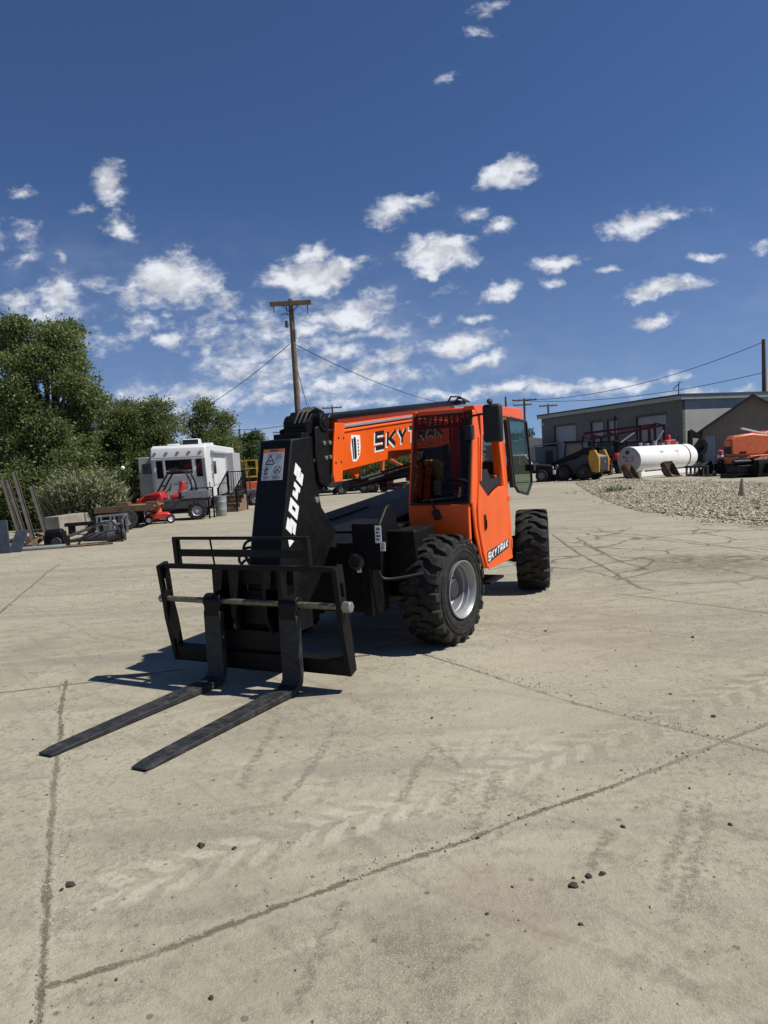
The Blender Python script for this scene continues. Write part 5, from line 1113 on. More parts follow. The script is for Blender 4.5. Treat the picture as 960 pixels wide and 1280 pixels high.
# ------------------------------------------------------------------ orange boom lift
p = place(944, 602, 40)
T = thing('boom_lift', 'orange boom lift with rounded hoods on black wheels in front of the brown building', 'boom lift', p, math.radians(8))
b = MB(); b.prism([(-1.75,1.10),(-1.80,1.95),(-1.55,2.18),(-.5,2.28),(.5,2.15),(.75,1.75),(.55,1.30),(.1,1.05)], 'y', -.55, .15); b.build('hood', M['lift'], T, .09)
b = MB(); b.prism([(.2,1.2),(.3,2.2),(.8,2.38),(2.2,2.38),(2.4,2.2),(2.4,1.2)], 'y', -.1, .6); b.build('hood', M['lift'], T, .09)
b = MB(); b.bar((-.2,.1,2.20),(3.2,.1,1.9),.28,.30); b.build('boom', M['lift'], T, .02)
b = MB(); b.bar((-1.0,-.3,2.58),(-.1,-.25,2.36),.16,.09); b.bar((-.1,-.25,2.36),(.6,-.2,2.22),.12,.08); b.build('pale_rail', M['rvwhite'], T)
b = MB(); b.box(-1.5,2.4,-.6,.6,.62,.98); b.prism([(-1.0,.55),(-.8,1.05),(.4,1.08),(.4,.55)], 'y', -.70, -.62); b.build('chassis', M['lift'], T, .03)
b = MB(); b.box(-1.78,-1.74,-.5,.1,1.2,1.9); b.box(-1.3,-.9,-.56,-.555,1.2,1.3); b.build('vent_panel', M['blackm'], T)
for x in (-1.25, .95):
    for y in (-.75, .75): wheel_part(T, (x, y, .5), .5, .32, (0,1,0), 'lift' if x > 0 else 'dgrey', 14)
b = MB(); lettering(b, '2LK', (-.35,-.708,.75), (1,0,0), (0,0,1), (0,-1,0), .2, .16, .05, .035, .2); b.build('lettering', M['decal'], T)
p = place(901, 598, 42)
T = thing('red_bollard', 'red and white striped post beside the boom lift', 'post', p)
b = MB(); b.tube((0,0,0),(0,0,1.35),.16,.16,16); b.ball((0,0,1.35),.16,16,8,(1,1,.5)); b.build('post', M['pinkred'], T)
for z in (.25,.62,.98):
    b = MB(); b.lathe([(0,.16),(0,.165),(.14,.165),(.14,.16)], (0,0,z), (0,0,1), 16)
    b.build('white_band', M['white'], T)
# ------------------------------------------------------------------ attachments lying beyond the gravel
def grapple(name, label, px, py, Y, rz, s, mt, kind):
    T = thing(name, label, 'attachment', place(px, py, Y), rz, 'loader attachments beyond the gravel')
    b = MB()
    if kind == 'grapple':
        for k in range(6):
            y = -.75+.3*k; b.prism([(-.1,.0),(.6,.02),(.9,.25),(.86,.3),(.55,.10),(.0,.08),(.05,.55),(-.1,.6)], 'y', y-.03, y+.03)
        b.build('tine_frame', mt, T, .01); b = MB(); b.tube((-.05,-.8,.55),(-.05,.8,.55),.07,.07,12); b.tube((.1,-.8,.08),(.1,.8,.08),.05,.05,10); b.build('cross_tube', mt, T); b = MB(); b.bar((0,-.3,.6),(.5,-.3,.75),.1,.1); b.bar((.5,-.3,.75),(.95,-.3,.35),.08,.1); b.bar((0,.3,.6),(.5,.3,.75),.1,.1); b.bar((.5,.3,.75),(.95,.3,.35),.08,.1); b.build('upper_jaw', mt, T)
    elif kind == 'bucket':
        b.prism([(0,0),(.85,.02),(.85,.06),(.1,.08),(.03,.6),(.12,.75),(.0,.78),(-.08,.5)], 'y', -.95, .95); b.build('shell', mt, T, .01)
        for y in (-.95,.91):
            b = MB(); b.prism([(0,0),(.85,.02),(.6,.3),(.12,.75),(.0,.78),(-.08,.5)], 'y', y, y+.04); b.build('side_plate', mt, T)
        b = MB(); b.box(-.2,-.06,-.55,.55,.15,.6); b.build('mount_plate', mt, T, .01)
    else:
        b.box(-.7,.7,-.5,.5,.1,.18); b.box(-.7,-.6,-.5,.5,0,.1); b.box(.6,.7,-.5,.5,0,.1); b.box(-.05,.05,-.5,.5,0,.1); b.build('pallet', mt, T)
        b = MB(); b.box(-.5,.5,-.4,.4,.19,.5); b.tube((-.5,-.1,.62),(.5,-.1,.62),.12,.12,14); b.bar((-.6,.2,.5),(.6,-.3,.85),.07,.07); b.build('load', mt, T, .02)
    for q in children(T): q.scale = (s, s, s)
    return T
grapple('root_grapple', 'rusty grey tined grapple right of the white tank', 872, 601, 41, .4, 1.0, M['dgrey'], 'grapple')
grapple('loader_bucket', 'black loader bucket between the tined grapple and the boom lift', 893, 602, 41.5, 2.6, 1.1, M['blackm'], 'bucket')
grapple('loaded_pallet', 'black low pallet with pipes on it right behind the cone', 929, 603, 37, .1, 1.25, M['blackm'], 'pallet')
grapple('loader_bucket', 'black loader bucket at the right edge under the boom lift wheel', 966, 607, 36.5, 2.0, 1.15, M['blackm'], 'bucket')
p = AT(862, 566, 55)
T = thing('post_rig', 'black excavator arm with hanging bucket against the light garage side wall', 'attachment', (p.x, 55, 0), .3)
b = MB(); b.bar((0,0,0),(.1,0,2.9),.28,.3); b.bar((.1,0,2.9),(1.1,0,2.3),.22,.26); b.build('arm', M['blackm'], T, .02)
b = MB(); b.prism([(.6,1.0),(1.3,1.1),(1.5,1.7),(1.25,2.2),(1.0,2.1),(1.2,1.6),(.9,1.25)], 'y', -.3, .3); b.build('hanging_bucket', M['blackm'], T, .01)
# traffic cone
p = place(928, 626)
T = thing('traffic_cone', 'faded dusty traffic cone standing alone on the gravel', 'cone', p)
b = MB(); b.lathe([(0,.15),(.60,.045),(.66,.035),(.66,.02),(.0,.12)], (0,0,.04), (0,0,1), 20); b.build('cone', M['cone'], T)
b = MB(); b.box(-.20,.20,-.20,.20,0,.04); b.build('base', M['cone'], T, .012)

# ------------------------------------------------------------------ gravel bed
PG = [(716,603),(760,600),(860,602),(965,604),(1100,612),(1100,668),(1000,656),(960,652),(905,650),(850,645),(800,640),(765,630),(735,616)]
PW = [G(*q) for q in PG]
def inside(x, y):
    c_ = False; n = len(PW)
    for i in range(n):
        a, b_ = PW[i], PW[i-1]
        if (a.y > y) != (b_.y > y) and x < (b_.x-a.x)*(y-a.y)/(b_.y-a.y)+a.x: c_ = not c_
    return c_
def edged(x, y):
    best = 1e9
    for i in range(len(PW)):
        a, b_ = PW[i].to_2d(), PW[i-1].to_2d(); d = b_-a; t = max(0, min(1, (Vector((x,y))-a).dot(d)/d.dot(d))); best = min(best, (a+d*t-Vector((x,y))).length)
    return best
rng = random.Random(3); vs = []; fs = []; xs_ = [q.x for q in PW]; ys_ = [q.y for q in PW]; cnt = 0
while cnt < 42000:
    t_ = rng.random(); y = min(ys_) + (max(ys_)-min(ys_))*t_**1.25; x = rng.uniform(min(xs_), min(max(xs_), y*.64+2))
    if not inside(x, y):
        if rng.random() > .12 or min((Vector((x,y))-q.to_2d()).length for q in PW) > 1.2: continue
    e = edged(x, y)
    if e < .5 and rng.random() > .25 + e*1.2: continue
    cnt += 1
    h0 = min(.22, e*.10)*(.7+.5*noise.noise(Vector((x*.4, y*.4, 0)))); s = rng.uniform(.016, .042)*(1.7 if rng.random() < .10 else 1); k = len(vs)
    R = Matrix.Rotation(rng.uniform(0, 6.28), 3, 'Z') @ Matrix.Rotation(rng.uniform(-.6,.6), 3, 'X')
    for v in ((1,0,0),(0,1,0),(-1,0,0),(0,-1,0),(.1,.1,.7),(0,0,-.6)):
        vs.append(tuple(R @ (Vector(v)*s*rng.uniform(.7,1.3)) + Vector((x, y, h0 + s*.3))))
    fs += [(k,k+1,k+4),(k+1,k+2,k+4),(k+2,k+3,k+4),(k+3,k,k+4),(k+1,k,k+5),(k+2,k+1,k+5),(k+3,k+2,k+5),(k,k+3,k+5)]
me = bpy.data.meshes.new('gravel'); me.from_pydata(vs, [], fs)
gm = bpy.data.materials.new('gravel_stone'); gm.use_nodes = True; N, L = nt(gm); g_ = N.new('ShaderNodeNewGeometry'); r_ = N.new('ShaderNodeValToRGB')
r_.color_ramp.elements[0].color = (.10,.086,.058,1); r_.color_ramp.elements[1].color = (.58,.51,.38,1); e_ = r_.color_ramp.elements.new(.4); e_.color = (.31,.27,.19,1)
L.new(g_.outputs['Random Per Island'], r_.inputs[0]); L.new(r_.outputs[0], N['Principled BSDF'].inputs['Base Color']); N['Principled BSDF'].inputs['Roughness'].default_value = .9
me.materials.append(gm); o_ = bpy.data.objects.new('gravel', me); col.objects.link(o_); tag(o_, 'bed of loose pale gravel spread in front of the white tank', 'gravel', kind='stuff')
# bed under the stones
b = MB(); n = 60
grid = {}
vs = []; fs = []
for i in range(n+1):
    for j in range(n+1):
        x = min(xs_)+(max(xs_)-min(xs_))*i/n; y = min(ys_)+(max(ys_)-min(ys_))*j/n
        e = edged(x, y); ins = inside(x, y)
        grid[i,j] = (len(vs), ins); vs.append((x, y, (min(.22, e*.10)*(.7+.5*noise.noise(Vector((x*.4,y*.4,0)))) if ins else 0) + .006))
for i in range(n):
    for j in range(n):
        q = [grid[i,j], grid[i+1,j], grid[i+1,j+1], grid[i,j+1]]
        if all(k[1] for k in q): fs.append(tuple(k[0] for k in q))
me = bpy.data.meshes.new('gravel_bed'); me.from_pydata(vs, [], fs); me.polygons.foreach_set('use_smooth', [True]*len(me.polygons))
me.materials.append(mat('gravel_fines', (.26,.24,.195), .95, 0, .35, 9, .5, 50)); o_ = bpy.data.objects.new('gravel_bed', me); col.objects.link(o_); tag(o_, kind='structure')
# weeds on the gravel edge
p = place(770, 616); rng = random.Random(5); vs = []; fs = []
for i in range(190):
    a = rng.uniform(0, 2*PI); r0 = rng.random()**.7*.62; hgt = rng.uniform(.15,.5)*(1.1-r0); b0 = Vector((r0*math.cos(a), r0*math.sin(a)*.7, 0)); d = Vector((math.cos(a)*.5, math.sin(a)*.4, 1)).normalized(); t = d.cross(Vector((rng.gauss(0,1), rng.gauss(0,1), 0))).normalized()*.03; k = len(vs)
    vs += [b0, b0+d*hgt*.5+t, b0+d*hgt, b0+d*hgt*.5-t]; fs.append((k,k+1,k+2,k+3))
me = bpy.data.meshes.new('weed'); me.from_pydata(vs, [], fs); me.materials.append(M['leafC']); o_ = bpy.data.objects.new('weed_tuft', me); col.objects.link(o_); o_.location = p; tag(o_, 'small green weed tuft growing at the near left edge of the gravel', 'weed')

# ------------------------------------------------------------------ white trailer (caravan) on the left
p = AT(228.5, 640, 32); p.z = 0
T = thing('travel_trailer', 'white travel trailer with a wide dark rear window and a side slide-out', 'trailer', p, math.radians(3.5))
b = MB(); b.prism([(.10,.62),(-.18,2.55),(-.05,2.98),(.3,3.08),(8.6,3.08),(9.0,2.7),(8.7,1.2),(8.4,.62)], 'x', -1.22, 1.22); b.build('body', M['rvwhite'], T, .06)
fy = lambda z: .10 - (z-.62)*.145
def rq(mb, x0, x1, z0, z1, off, th=.03): mb.hexa([(x0,fy(z0)-off,z0),(x1,fy(z0)-off,z0),(x1,fy(z0)-off-th,z0),(x0,fy(z0)-off-th,z0),(x0,fy(z1)-off,z1),(x1,fy(z1)-off,z1),(x1,fy(z1)-off-th,z1),(x0,fy(z1)-off-th,z1)])
b = MB(); rq(b, -.58, .60, 1.78, 2.42, .012, .02); b.build('rear_window', M['pane'], T, smooth=0)
b = MB(); rq(b,-.66,.68,2.42,2.50,.012,.05); rq(b,-.66,.68,1.70,1.78,.012,.05); rq(b,-.66,-.58,1.78,2.42,.012,.05); rq(b,.60,.68,1.78,2.42,.012,.05); rq(b,-.58,.60,1.92,1.95,.02,.03); b.build('window_frame', M['white'], T)
for x0 in (-.98, .76):
    b = MB(); rq(b, x0, x0+.27, 1.62, 2.40, .012, .02); b.build('side_pane', M['pane'], T, smooth=0)
b = MB(); rq(b,-1.18,-1.08,.7,2.45,.01,.05); rq(b,1.08,1.18,.7,2.45,.01,.05); rq(b,-1.08,1.08,2.50,2.535,.01,.03); b.build('corner_trim', M['rvgrey'], T)
for x in (-1.0,-.5,0,.5,1.0):
    b = MB(); b.hexa([(x-.06,-.20,2.72),(x+.06,-.20,2.72),(x+.06,-.14,2.72),(x-.06,-.14,2.72),(x-.06,-.15,2.78),(x+.06,-.15,2.78),(x+.06,-.08,2.78),(x-.06,-.08,2.78)])
    b.build('marker_light', M['rust'], T)
b = MB(); rq(b,-.3,.35,1.30,1.36,.012,.006); rq(b,-.1,.0,1.40,1.46,.012,.006); rq(b,.2,.3,1.1,1.18,.012,.01); b.build('rear_decals', M['rvgrey'], T)
b = MB(); b.prism([(1.2,3.09),(1.25,3.38),(1.9,3.38),(2.0,3.09)], 'x', -.05, .70); b.build('air_conditioner', M['rvwhite'], T, .05)
b = MB(); b.box(-.03,.68,1.18,1.21,3.13,3.34); b.build('air_intake', M['hose'], T)
b = MB(); b.prism([(3.4,3.09),(3.45,3.24),(4.0,3.24),(4.05,3.09)], 'x', .3, .9); b.prism([(.5,3.09),(.55,3.16),(.9,3.16),(.95,3.09)], 'x', -.6, -.1); b.build('roof_vent', M['rvwhite'], T, .03)
b = MB(); b.tube((1.30,1.0,2.72),(1.30,5.4,2.72),.085,.085,12); b.bar((1.28,1.05,2.7),(1.28,1.2,1.1),.05,.05); b.bar((1.28,5.35,2.7),(1.28,5.2,1.1),.05,.05); b.build('awning', M['rvgrey'], T)
b = MB(); b.box(1.225,1.24,3.0,3.75,.75,2.45); b.build('entry_door', M['rvwhite'], T, .01)
b = MB(); b.box(1.224,1.232,1.6,2.4,1.7,2.3); b.box(1.224,1.232,6.0,7.0,1.7,2.3); b.build('side_window', M['pane'], T, smooth=0)
b = MB(); b.box(1.22,1.60,5.6,8.2,.95,2.75); b.build('right_slide_out', M['rvgrey'], T, .02)
b = MB(); b.prism([(1.226,0),(1.226,.01)], 'y', 0, .01) if False else None
b = MB(); b.box(1.2245,1.229,1.5,5.5,1.15,1.22); b.box(1.2245,1.229,1.1,1.5,1.5,1.75); b.box(1.2245,1.229,1.1,1.45,1.85,2.15); b.build('side_stripe', M['rvgrey'], T)
SO = holder('left_slide_out', T); b = MB(); b.box(-2.05,-1.23,.9,4.2,.85,2.62); b.build('slide_box', M['rvgrey'], SO, .03); b = MB(); b.box(-1.86,-1.36,.885,.897,1.86,2.32); b.build('slide_window', M['pane'], SO, smooth=0)
b = MB(); b.box(-1.0,1.0,.2,8.6,.45,.62); b.bar((0,8.5,.55),(0,10.0,.5),.12,.12); b.build('chassis', M['dgrey'], T)
for y in (3.7, 4.6):
    for x in (-1.05, 1.05): wheel_part(T, (x, y, .36), .36, .22, (1,0,0), 'rail')
# stairs with black railing
p = place(283, 637, 31.0)
T = thing('entry_stairs', 'wooden steps with a black baluster railing at the trailer side', 'stairs', (p.x, 31.0, 0), math.radians(-10))
for k in range(4):
    b = MB(); b.box(-.45+.0,.45,.2+.28*k,.2+.28*(k+1)-.01,0,.70-.0-.17*(3-k)); b.build('step', M['plank'], T, .01)
for x in (-.42, .42):
    b = MB(); b.bar((x,.25,1.05),(x,1.4,1.75),.05,.05); b.bar((x,.25,.35),(x,1.4,.90),.04,.04)
    b.bar((x,.22,0),(x,.22,1.10),.06,.06); b.bar((x,1.42,0),(x,1.42,1.80),.06,.06)
    for k in range(8):
        y = .36 + k*.135; b.bar((x,y,.35+(y-.25)*.48),(x,y,1.05+(y-.25)*.61),.022,.022)
    b.build('railing', M['blackm'], T)
b = MB()
for k in range(8): b.bar((-.37+.11*k,1.42,.9),(-.37+.11*k,1.42,1.7),.022,.022)
b.bar((-.42,1.42,1.75),(.42,1.42,1.75),.05,.05); b.build('landing_railing', M['blackm'], T)
p = place(277, 645)
T = thing('metal_bin', 'dented grey metal bin beside the trailer steps', 'bin', p)
b = MB(); b.lathe([(0,.0),(0,.20),(.02,.21),(.25,.225),(.27,.232),(.29,.225),(.55,.23),(.57,.24),(.59,.232),(.80,.24),(.82,.245),(.82,.225),(.05,.2),(.05,0)], (0,0,0), (0,0,1), 24, closed=False); b.build('body', M['galv'], T)
b = MB(); b.path([(-.24,0,.6),(-.30,0,.58),(-.30,0,.5),(-.24,0,.48)], .012, 6); b.build('handle', M['galv'], T)
b = MB(); b.ball((0,0,.74),.2,12,8,(1,1,.4)); b.build('rubbish', M['white'], T)
p = place(293, 640)
T = thing('wood_crate', 'small brown crate standing by the foot of the trailer steps', 'crate', (p.x, p.y+1.6, 0), .3)
b = MB(); b.box(-.28,.28,-.22,.22,.03,.44); b.build('box', M['rust'], T)
for z in (.06,.22,.38):
    b = MB(); b.box(-.30,.30,-.245,-.225,z-.05,z+.05); b.build('slat', M['plank'], T)
# ------------------------------------------------------------------ side by side utility vehicle
p = place(222, 648, 28)
T = thing('utility_buggy', 'red side-by-side utility buggy with a black roll cage in front of the trailer', 'buggy', p, math.radians(8))
# local: front toward -x
b = MB(); b.prism([(-1.25,.55),(-1.30,.82),(-.95,.98),(-.40,1.06),(-.35,.85),(-.5,.55)], 'y', -.60, .60); b.build('hood', M['red'], T, .06)
b = MB(); b.prism([(-1.0,.95),(-.55,1.10),(-.40,1.08),(-.45,.95)], 'y', -.66, .66); b.build('fender', M['red'], T, .03)
b = MB(); b.prism([(-.5,.42),(-.5,.75),(.25,.80),(1.15,.78),(1.15,.42)], 'y', -.66, .66); b.build('tub', M['dgrey'], T, .03)
b = MB(); b.box(.28,1.22,-.64,.64,.80,.84); b.box(.28,1.22,-.68,-.64,.78,1.06); b.box(.28,1.22,.64,.68,.78,1.06); b.box(.26,.30,-.64,.64,.84,1.06); b.box(1.20,1.24,-.64,.64,.82,1.06); b.build('cargo_bed', M['grey'], T, .015)
for y in (-.32, .32):
    b = MB(); b.box(-.12,.22,y-.24,y+.24,.80,.96); b.hexa([(.14,y-.24,.96),(.26,y-.24,.96),(.26,y+.24,.96),(.14,y+.24,.96),(.24,y-.22,1.42),(.32,y-.22,1.42),(.32,y+.22,1.42),(.24,y+.22,1.42)]); b.build('seat', M['red'], T, .04)
b = MB()
for y in (-.62, .62):
    b.path([(-.55,y,1.02),(-.25,y*.97,1.55),(-.12,y*.96,1.74),(.0,y*.96,1.80),(.35,y*.96,1.80),(.48,y*.96,1.74),(.62,y*.97,1.40),(.70,y,.85)], .035, 8)
for x, z in ((-.02,1.80),(.36,1.80),(-.40,1.28)): b.tube((x,-.60,z),(x,.60,z),.03,.03,8)
b.build('roll_cage', M['hose'], T)
b = MB(); b.path([Vector((-.22,.32,1.2))+Vector((.5*math.sin(k*PI/8)*.14*.5, math.cos(k*PI/8)*.16, math.sin(k*PI/8)*.15)) for k in range(17)], .014, 6); b.tube((-.22,.32,1.2),(-.4,.32,1.0),.02,.02,6); b.build('steering_wheel', M['hose'], T)
for x in (-.85, .78):
    for y in (-.62, .62): wheel_part(T, (x, y, .32), .32, .25, (0,1,0), 'rail', 14)
T.scale = (1.1, 1.1, 1.06)
b = MB(); b.ball((-1.22,-.42,.80),.07,10,6); b.build('headlight', M['white'], T); b = MB(); b.ball((-1.22,.42,.80),.07,10,6); b.build('headlight', M['white'], T)
# red mower in front of the buggy
p = place(199, 652, 26.5)
T = thing('red_mower', 'low red walk-behind mower with white wheels, left in front of the buggy', 'mower', p, .3)
b = MB(); b.prism([(-.45,.18),(-.5,.34),(-.2,.42),(.35,.40),(.45,.3),(.42,.18)], 'y', -.35, .35); b.build('deck', M['red'], T, .04)
b = MB(); b.tube((-.05,0,.42),(-.05,0,.72),.18,.16,16); b.ball((-.05,0,.74),.15,14,8,(1,1,.5)); b.build('engine', M['lift'], T)
b = MB()
for y in (-.24,.24): b.path([(.35,y,.35),(.8,y,.85),(.95,y,.95)], .018, 6)
b.tube((.95,-.24,.95),(.95,.24,.95),.018,.018,6); b.build('handlebar', M['hose'], T)
for x in (-.36,.42):
    for y in (-.38,.38): wheel_part(T, (x,y,.16), .16, .08, (0,1,0), 'white')
# black steel step frame
p = place(252, 648, 27.6)
T = thing('step_ladder', 'black steel step frame standing in front of the buggy bed', 'ladder', p, -.1)
for x in (-.33, .33):
    b = MB(); b.bar((x,0,0),(x,0,1.22),.05,.05); b.bar((x,.55,0),(x,.55,1.18),.05,.05); b.bar((x,0,1.2),(x,.55,1.2),.05,.05); b.build('side_frame', M['blackm'], T)
for k in range(5):
    b = MB(); b.box(-.30,.30,.02,.22,.16+.21*k,.19+.21*k); b.build('tread', M['blackm'], T)
b = MB(); b.tube((-.33,.27,1.2),(.36,.27,1.2),.02,.02,8); b.bar((.33,.27,1.2),(.33,.27,1.42),.03,.03); b.build('hand_rail', M['blackm'], T)
# flatbed trailer
p = place(170, 654, 25.5)
T = thing('flatbed_trailer', 'low flatbed trailer with a brown plank deck near the concrete blocks', 'trailer', p, math.radians(7))
b = MB(); b.box(-1.15,.85,-.9,.9,.72,.77); b.build('deck', M['plank'], T)
b = MB(); b.box(-1.15,.85,-.95,-.90,.60,.80); b.box(-1.15,.85,.90,.95,.60,.80); b.box(-1.15,-1.1,-.9,.9,.60,.71); b.bar((-1.15,0,.65),(-1.9,0,.5),.1,.1); b.build('side_rail', M['rust'], T)
for y in (-.8,.8): wheel_part(T, (-.2,y,.33), .33, .22, (0,1,0), 'grey')
b = MB(); b.box(-.5,-.1,-.5,0,.775,.9); b.box(.5,.9,-.6,-.2,.775,.88); b.build('deck_scraps', M['rust'], T)
# lamp post with a ball
q = AT(157.2, 640, 26.5); z1 = AT(153.5, 587, 26.5)
T = thing('ball_lamp', 'thin dark lamp post with a small white ball at the top', 'lamp post', (q.x, 26.5, 0))
b = MB(); b.path([(0,0,0),(-.03,0,z1.z*.5),(z1.x-q.x,0,z1.z)], .03, 8); b.build('post', M['hose'], T)
b = MB(); b.ball((z1.x-q.x,0,z1.z+.06),.075,14,10); b.build('lamp_ball', M['white'], T)
p = place(131, 648, 26)
T = thing('marker_post', 'short orange marker post at the left end of the flatbed deck', 'post', (p.x, 26.4, 0))
b = MB(); b.path([(0,0,0),(0,0,.75),(.03,0,1.1)], [.03,.03,.05], 8); b.build('post', M['pinkred'], T); b = MB(); b.box(-.06,.10,-.02,.02,.95,1.28); b.build('flag', M['lift'], T)
# ------------------------------------------------------------------ concrete blocks with a cable, junk row
wa = G(60, 672); wb_ = G(153, 657)
for k, (f0, f1, hb, lb) in enumerate(((0,.34,.62,'left concrete block of the low wall under the reedy shrub, chipped at its end'), (.345,.67,.62,'middle concrete block of the low wall under the reedy shrub'), (.675,1.02,.60,'right concrete block of the low wall, nearest the flatbed trailer'))):
    a = wa.lerp(wb_, f0); c_ = wa.lerp(wb_, f1); d = c_-a; ln_ = d.length
    b = MB(); b.hexa([(0,0,0),(ln_-.02,0,0),(ln_-.02,.6,0),(0,.6,0),(.02,.03,hb),(ln_-.03,.02,hb+.02),(ln_-.03,.58,hb),(0,.6,hb-.02)])
    o_ = b.build('concrete_block', M['concrete'], None, .02); o_.location = (a.x, a.y+.9, 0); o_.rotation_euler = (0,0,math.atan2(d.y,d.x)); tag(o_, lb, 'concrete block', 'low concrete wall')
b = MB(); pts = [G(*q) for q in ((70,668),(90,664),(110,661),(135,657),(152,655))]
b.path([(q.x, q.y+.86-.02, z) for q, z in zip(pts, (.30,.36,.48,.58,.64))], .022, 8); tag(b.build('black_cable', M['hose'], None), 'black cable draped along the front of the pale concrete blocks', 'cable')
def jk(name, label, cat, px, py, rz=0, dy=0, group='scrap along the yard edge'):
    p = place(px, py); return thing(name, label, cat, (p.x, p.y+dy, 0), rz, group)
T = jk('engine_block', 'black dirty engine lump in front of the left concrete block', 'engine', 72, 683)
b = MB(); b.box(-.28,.28,-.2,.2,.0,.26); b.tube((-.25,-.05,.34),(.2,-.05,.36),.14,.14,14); b.box(-.1,.24,-.22,.1,.26,.42); b.build('block', M['blackm'], T, .02)
b = MB(); b.tube((.10,-.22,.14),(.10,-.30,.14),.13,.13,16); b.build('pulley', M['dgrey'], T)
T = jk('steel_ramp', 'dark steel loading ramp plank propped up at a slant', 'ramp', 100, 677, math.radians(28))
b = MB(); b.hexa([(-.7,-.16,.02),(.75,-.16,.48),(.75,.16,.48),(-.7,.16,.02),(-.7,-.16,.08),(.75,-.16,.54),(.75,.16,.54),(-.7,.16,.08)]); b.build('ramp_plate', M['dgrey'], T, .005)
b = MB(); b.box(.55,.65,-.15,.15,0,.42); b.build('prop', M['blackm'], T)
T = jk('steel_ramp', 'second darker ramp plank lying flat behind the slanted one', 'ramp', 103, 668, math.radians(18))
b = MB(); b.box(-.5,.5,-.2,.2,.30,.40); b.box(-.4,-.2,-.15,.15,0,.30); b.box(.2,.4,-.15,.15,0,.30); b.build('ramp_plate', M['blackm'], T, .005)
T = jk('auger_drive', 'grey rusty hydraulic auger drive lying on its side with hoses', 'attachment', 128, 678, math.radians(14))
b = MB(); b.tube((-.5,0,.16),(.15,0,.18),.10,.15,14); b.tube((.15,0,.18),(.62,0,.20),.18,.16,14); b.tube((-.9,0,.10),(-.5,0,.16),.05,.05,10); b.build('drive_body', M['dgrey'], T)
for s_ in (0, .1, -.1):
    b = MB(); b.path([(.5,s_,.3),(.3,s_-.1,.6),(-.1,s_-.2,.55),(-.4,s_-.2,.25),(-.6,s_-.3,.02)], .02, 6)
    b.build('hydraulic_hose', M['hose'], T)
b = MB(); b.bar((.55,-.2,0),(.55,-.2,.5),.05,.05); b.bar((.6,.2,0),(.62,.2,.62),.05,.05); b.build('bracket', M['blackm'], T)
T = jk('tool_cage', 'grey metal tool cage with broken bars beside the flatbed trailer', 'cage', 141, 668, math.radians(10))
b = MB()
for x in (-.4,.0,.4):
    for y in (-.3,.3): b.bar((x,y,0),(x+.03,y,.62),.05,.05)
for z in (.05,.32,.6):
    for y in (-.3,.3): b.bar((-.42,y,z),(.45,y,z+.02),.04,.04)
for x in (-.4,.4): b.bar((x,-.3,.6),(x,.3,.6),.04,.04)
b.build('cage_frame', M['grey'], T)
b = MB(); b.box(-.3,.1,-.22,.2,.06,.45); b.build('grey_panel', M['galv'], T, .02)
T = jk('spare_tyre', 'worn spare tyre leaning beside the tool cage under the flatbed', 'tyre', 160, 662, .2)
b = MB(); b.lathe([(-.11,.19),(-.11,.31),(-.08,.34),(.08,.34),(.11,.31),(.11,.19)], (0,0,.34), (.25,-1,.1), 26); b.build('tyre', M['rubber'], T); b = MB(); b.lathe([(-.09,.19),(-.03,.17),(-.03,0),(.03,0),(.03,.17),(.09,.19)], (0,0,.34), (.25,-1,.1), 20, closed=False); b.build('rim', M['grey'], T)
T = jk('steel_pipe', 'pale steel pipe lying on the concrete near the bent steel posts', 'pipe', 55, 687, math.radians(12))
b = MB(); b.lathe([(-.55,.04),(-.55,.055),(.55,.055),(.55,.04)], (0,0,.055), (1,0,0), 16); b.build('pipe', M['galv'], T); b = MB(); b.lathe([(-.60,.04),(-.60,.07),(-.52,.07),(-.52,.04)], (0,0,.055), (1,0,0), 16); b.build('collar', M['dgrey'], T)
T = jk('steel_pipe', 'long thin pipe on the ground in front of the auger drive', 'pipe', 92, 684, math.radians(16))
b = MB(); b.lathe([(-1.0,.02),(-1.0,.03),(1.0,.03),(1.0,.02)], (0,0,.03), (1,0,0), 12); b.build('pipe', M['rust'], T)
T = jk('yellow_strap', 'small yellow strap bundle on the scrap pile below the leaning beams', 'strap', 43, 679, .4)
b = MB(); b.path([(-.2,0,.15),(0,.05,.2),(.15,0,.14),(.25,-.08,.10)], .045, 8); b.build('strap', M['yellow'], T)
T = jk('scrap_heap', 'low heap of dark rusty scrap under the leaning steel beams', 'scrap', 38, 684, .2)
rng = random.Random(9)
for k in range(9):
    b = MB(); c_ = Vector((rng.uniform(-.7,.7), rng.uniform(-.1,.4), rng.uniform(.05,.22))); d = Vector((rng.gauss(0,1), rng.gauss(0,.4), rng.gauss(0,.25))).normalized()*rng.uniform(.2,.5); b.bar(c_-d, c_+d, rng.uniform(.05,.2), rng.uniform(.04,.14)); b.build('scrap_piece', rng.choice([M['rust'], M['dgrey'], M['blackm'], M['dred']]), T)
beams = [((2,600),(12,664),'thin rusty steel beam leaning at the far left edge of the yard'), ((8,600),(20,672),'pale grey steel beam leaning left of the scrap heap'), ((16,590),(30,678),'dark square beam leaning between two paler ones'), ((29,612),(36,650),'short curved steel rod leaning among the beams'), ((38,608),(48,676),'rightmost leaning steel beam, pale grey and straight')]
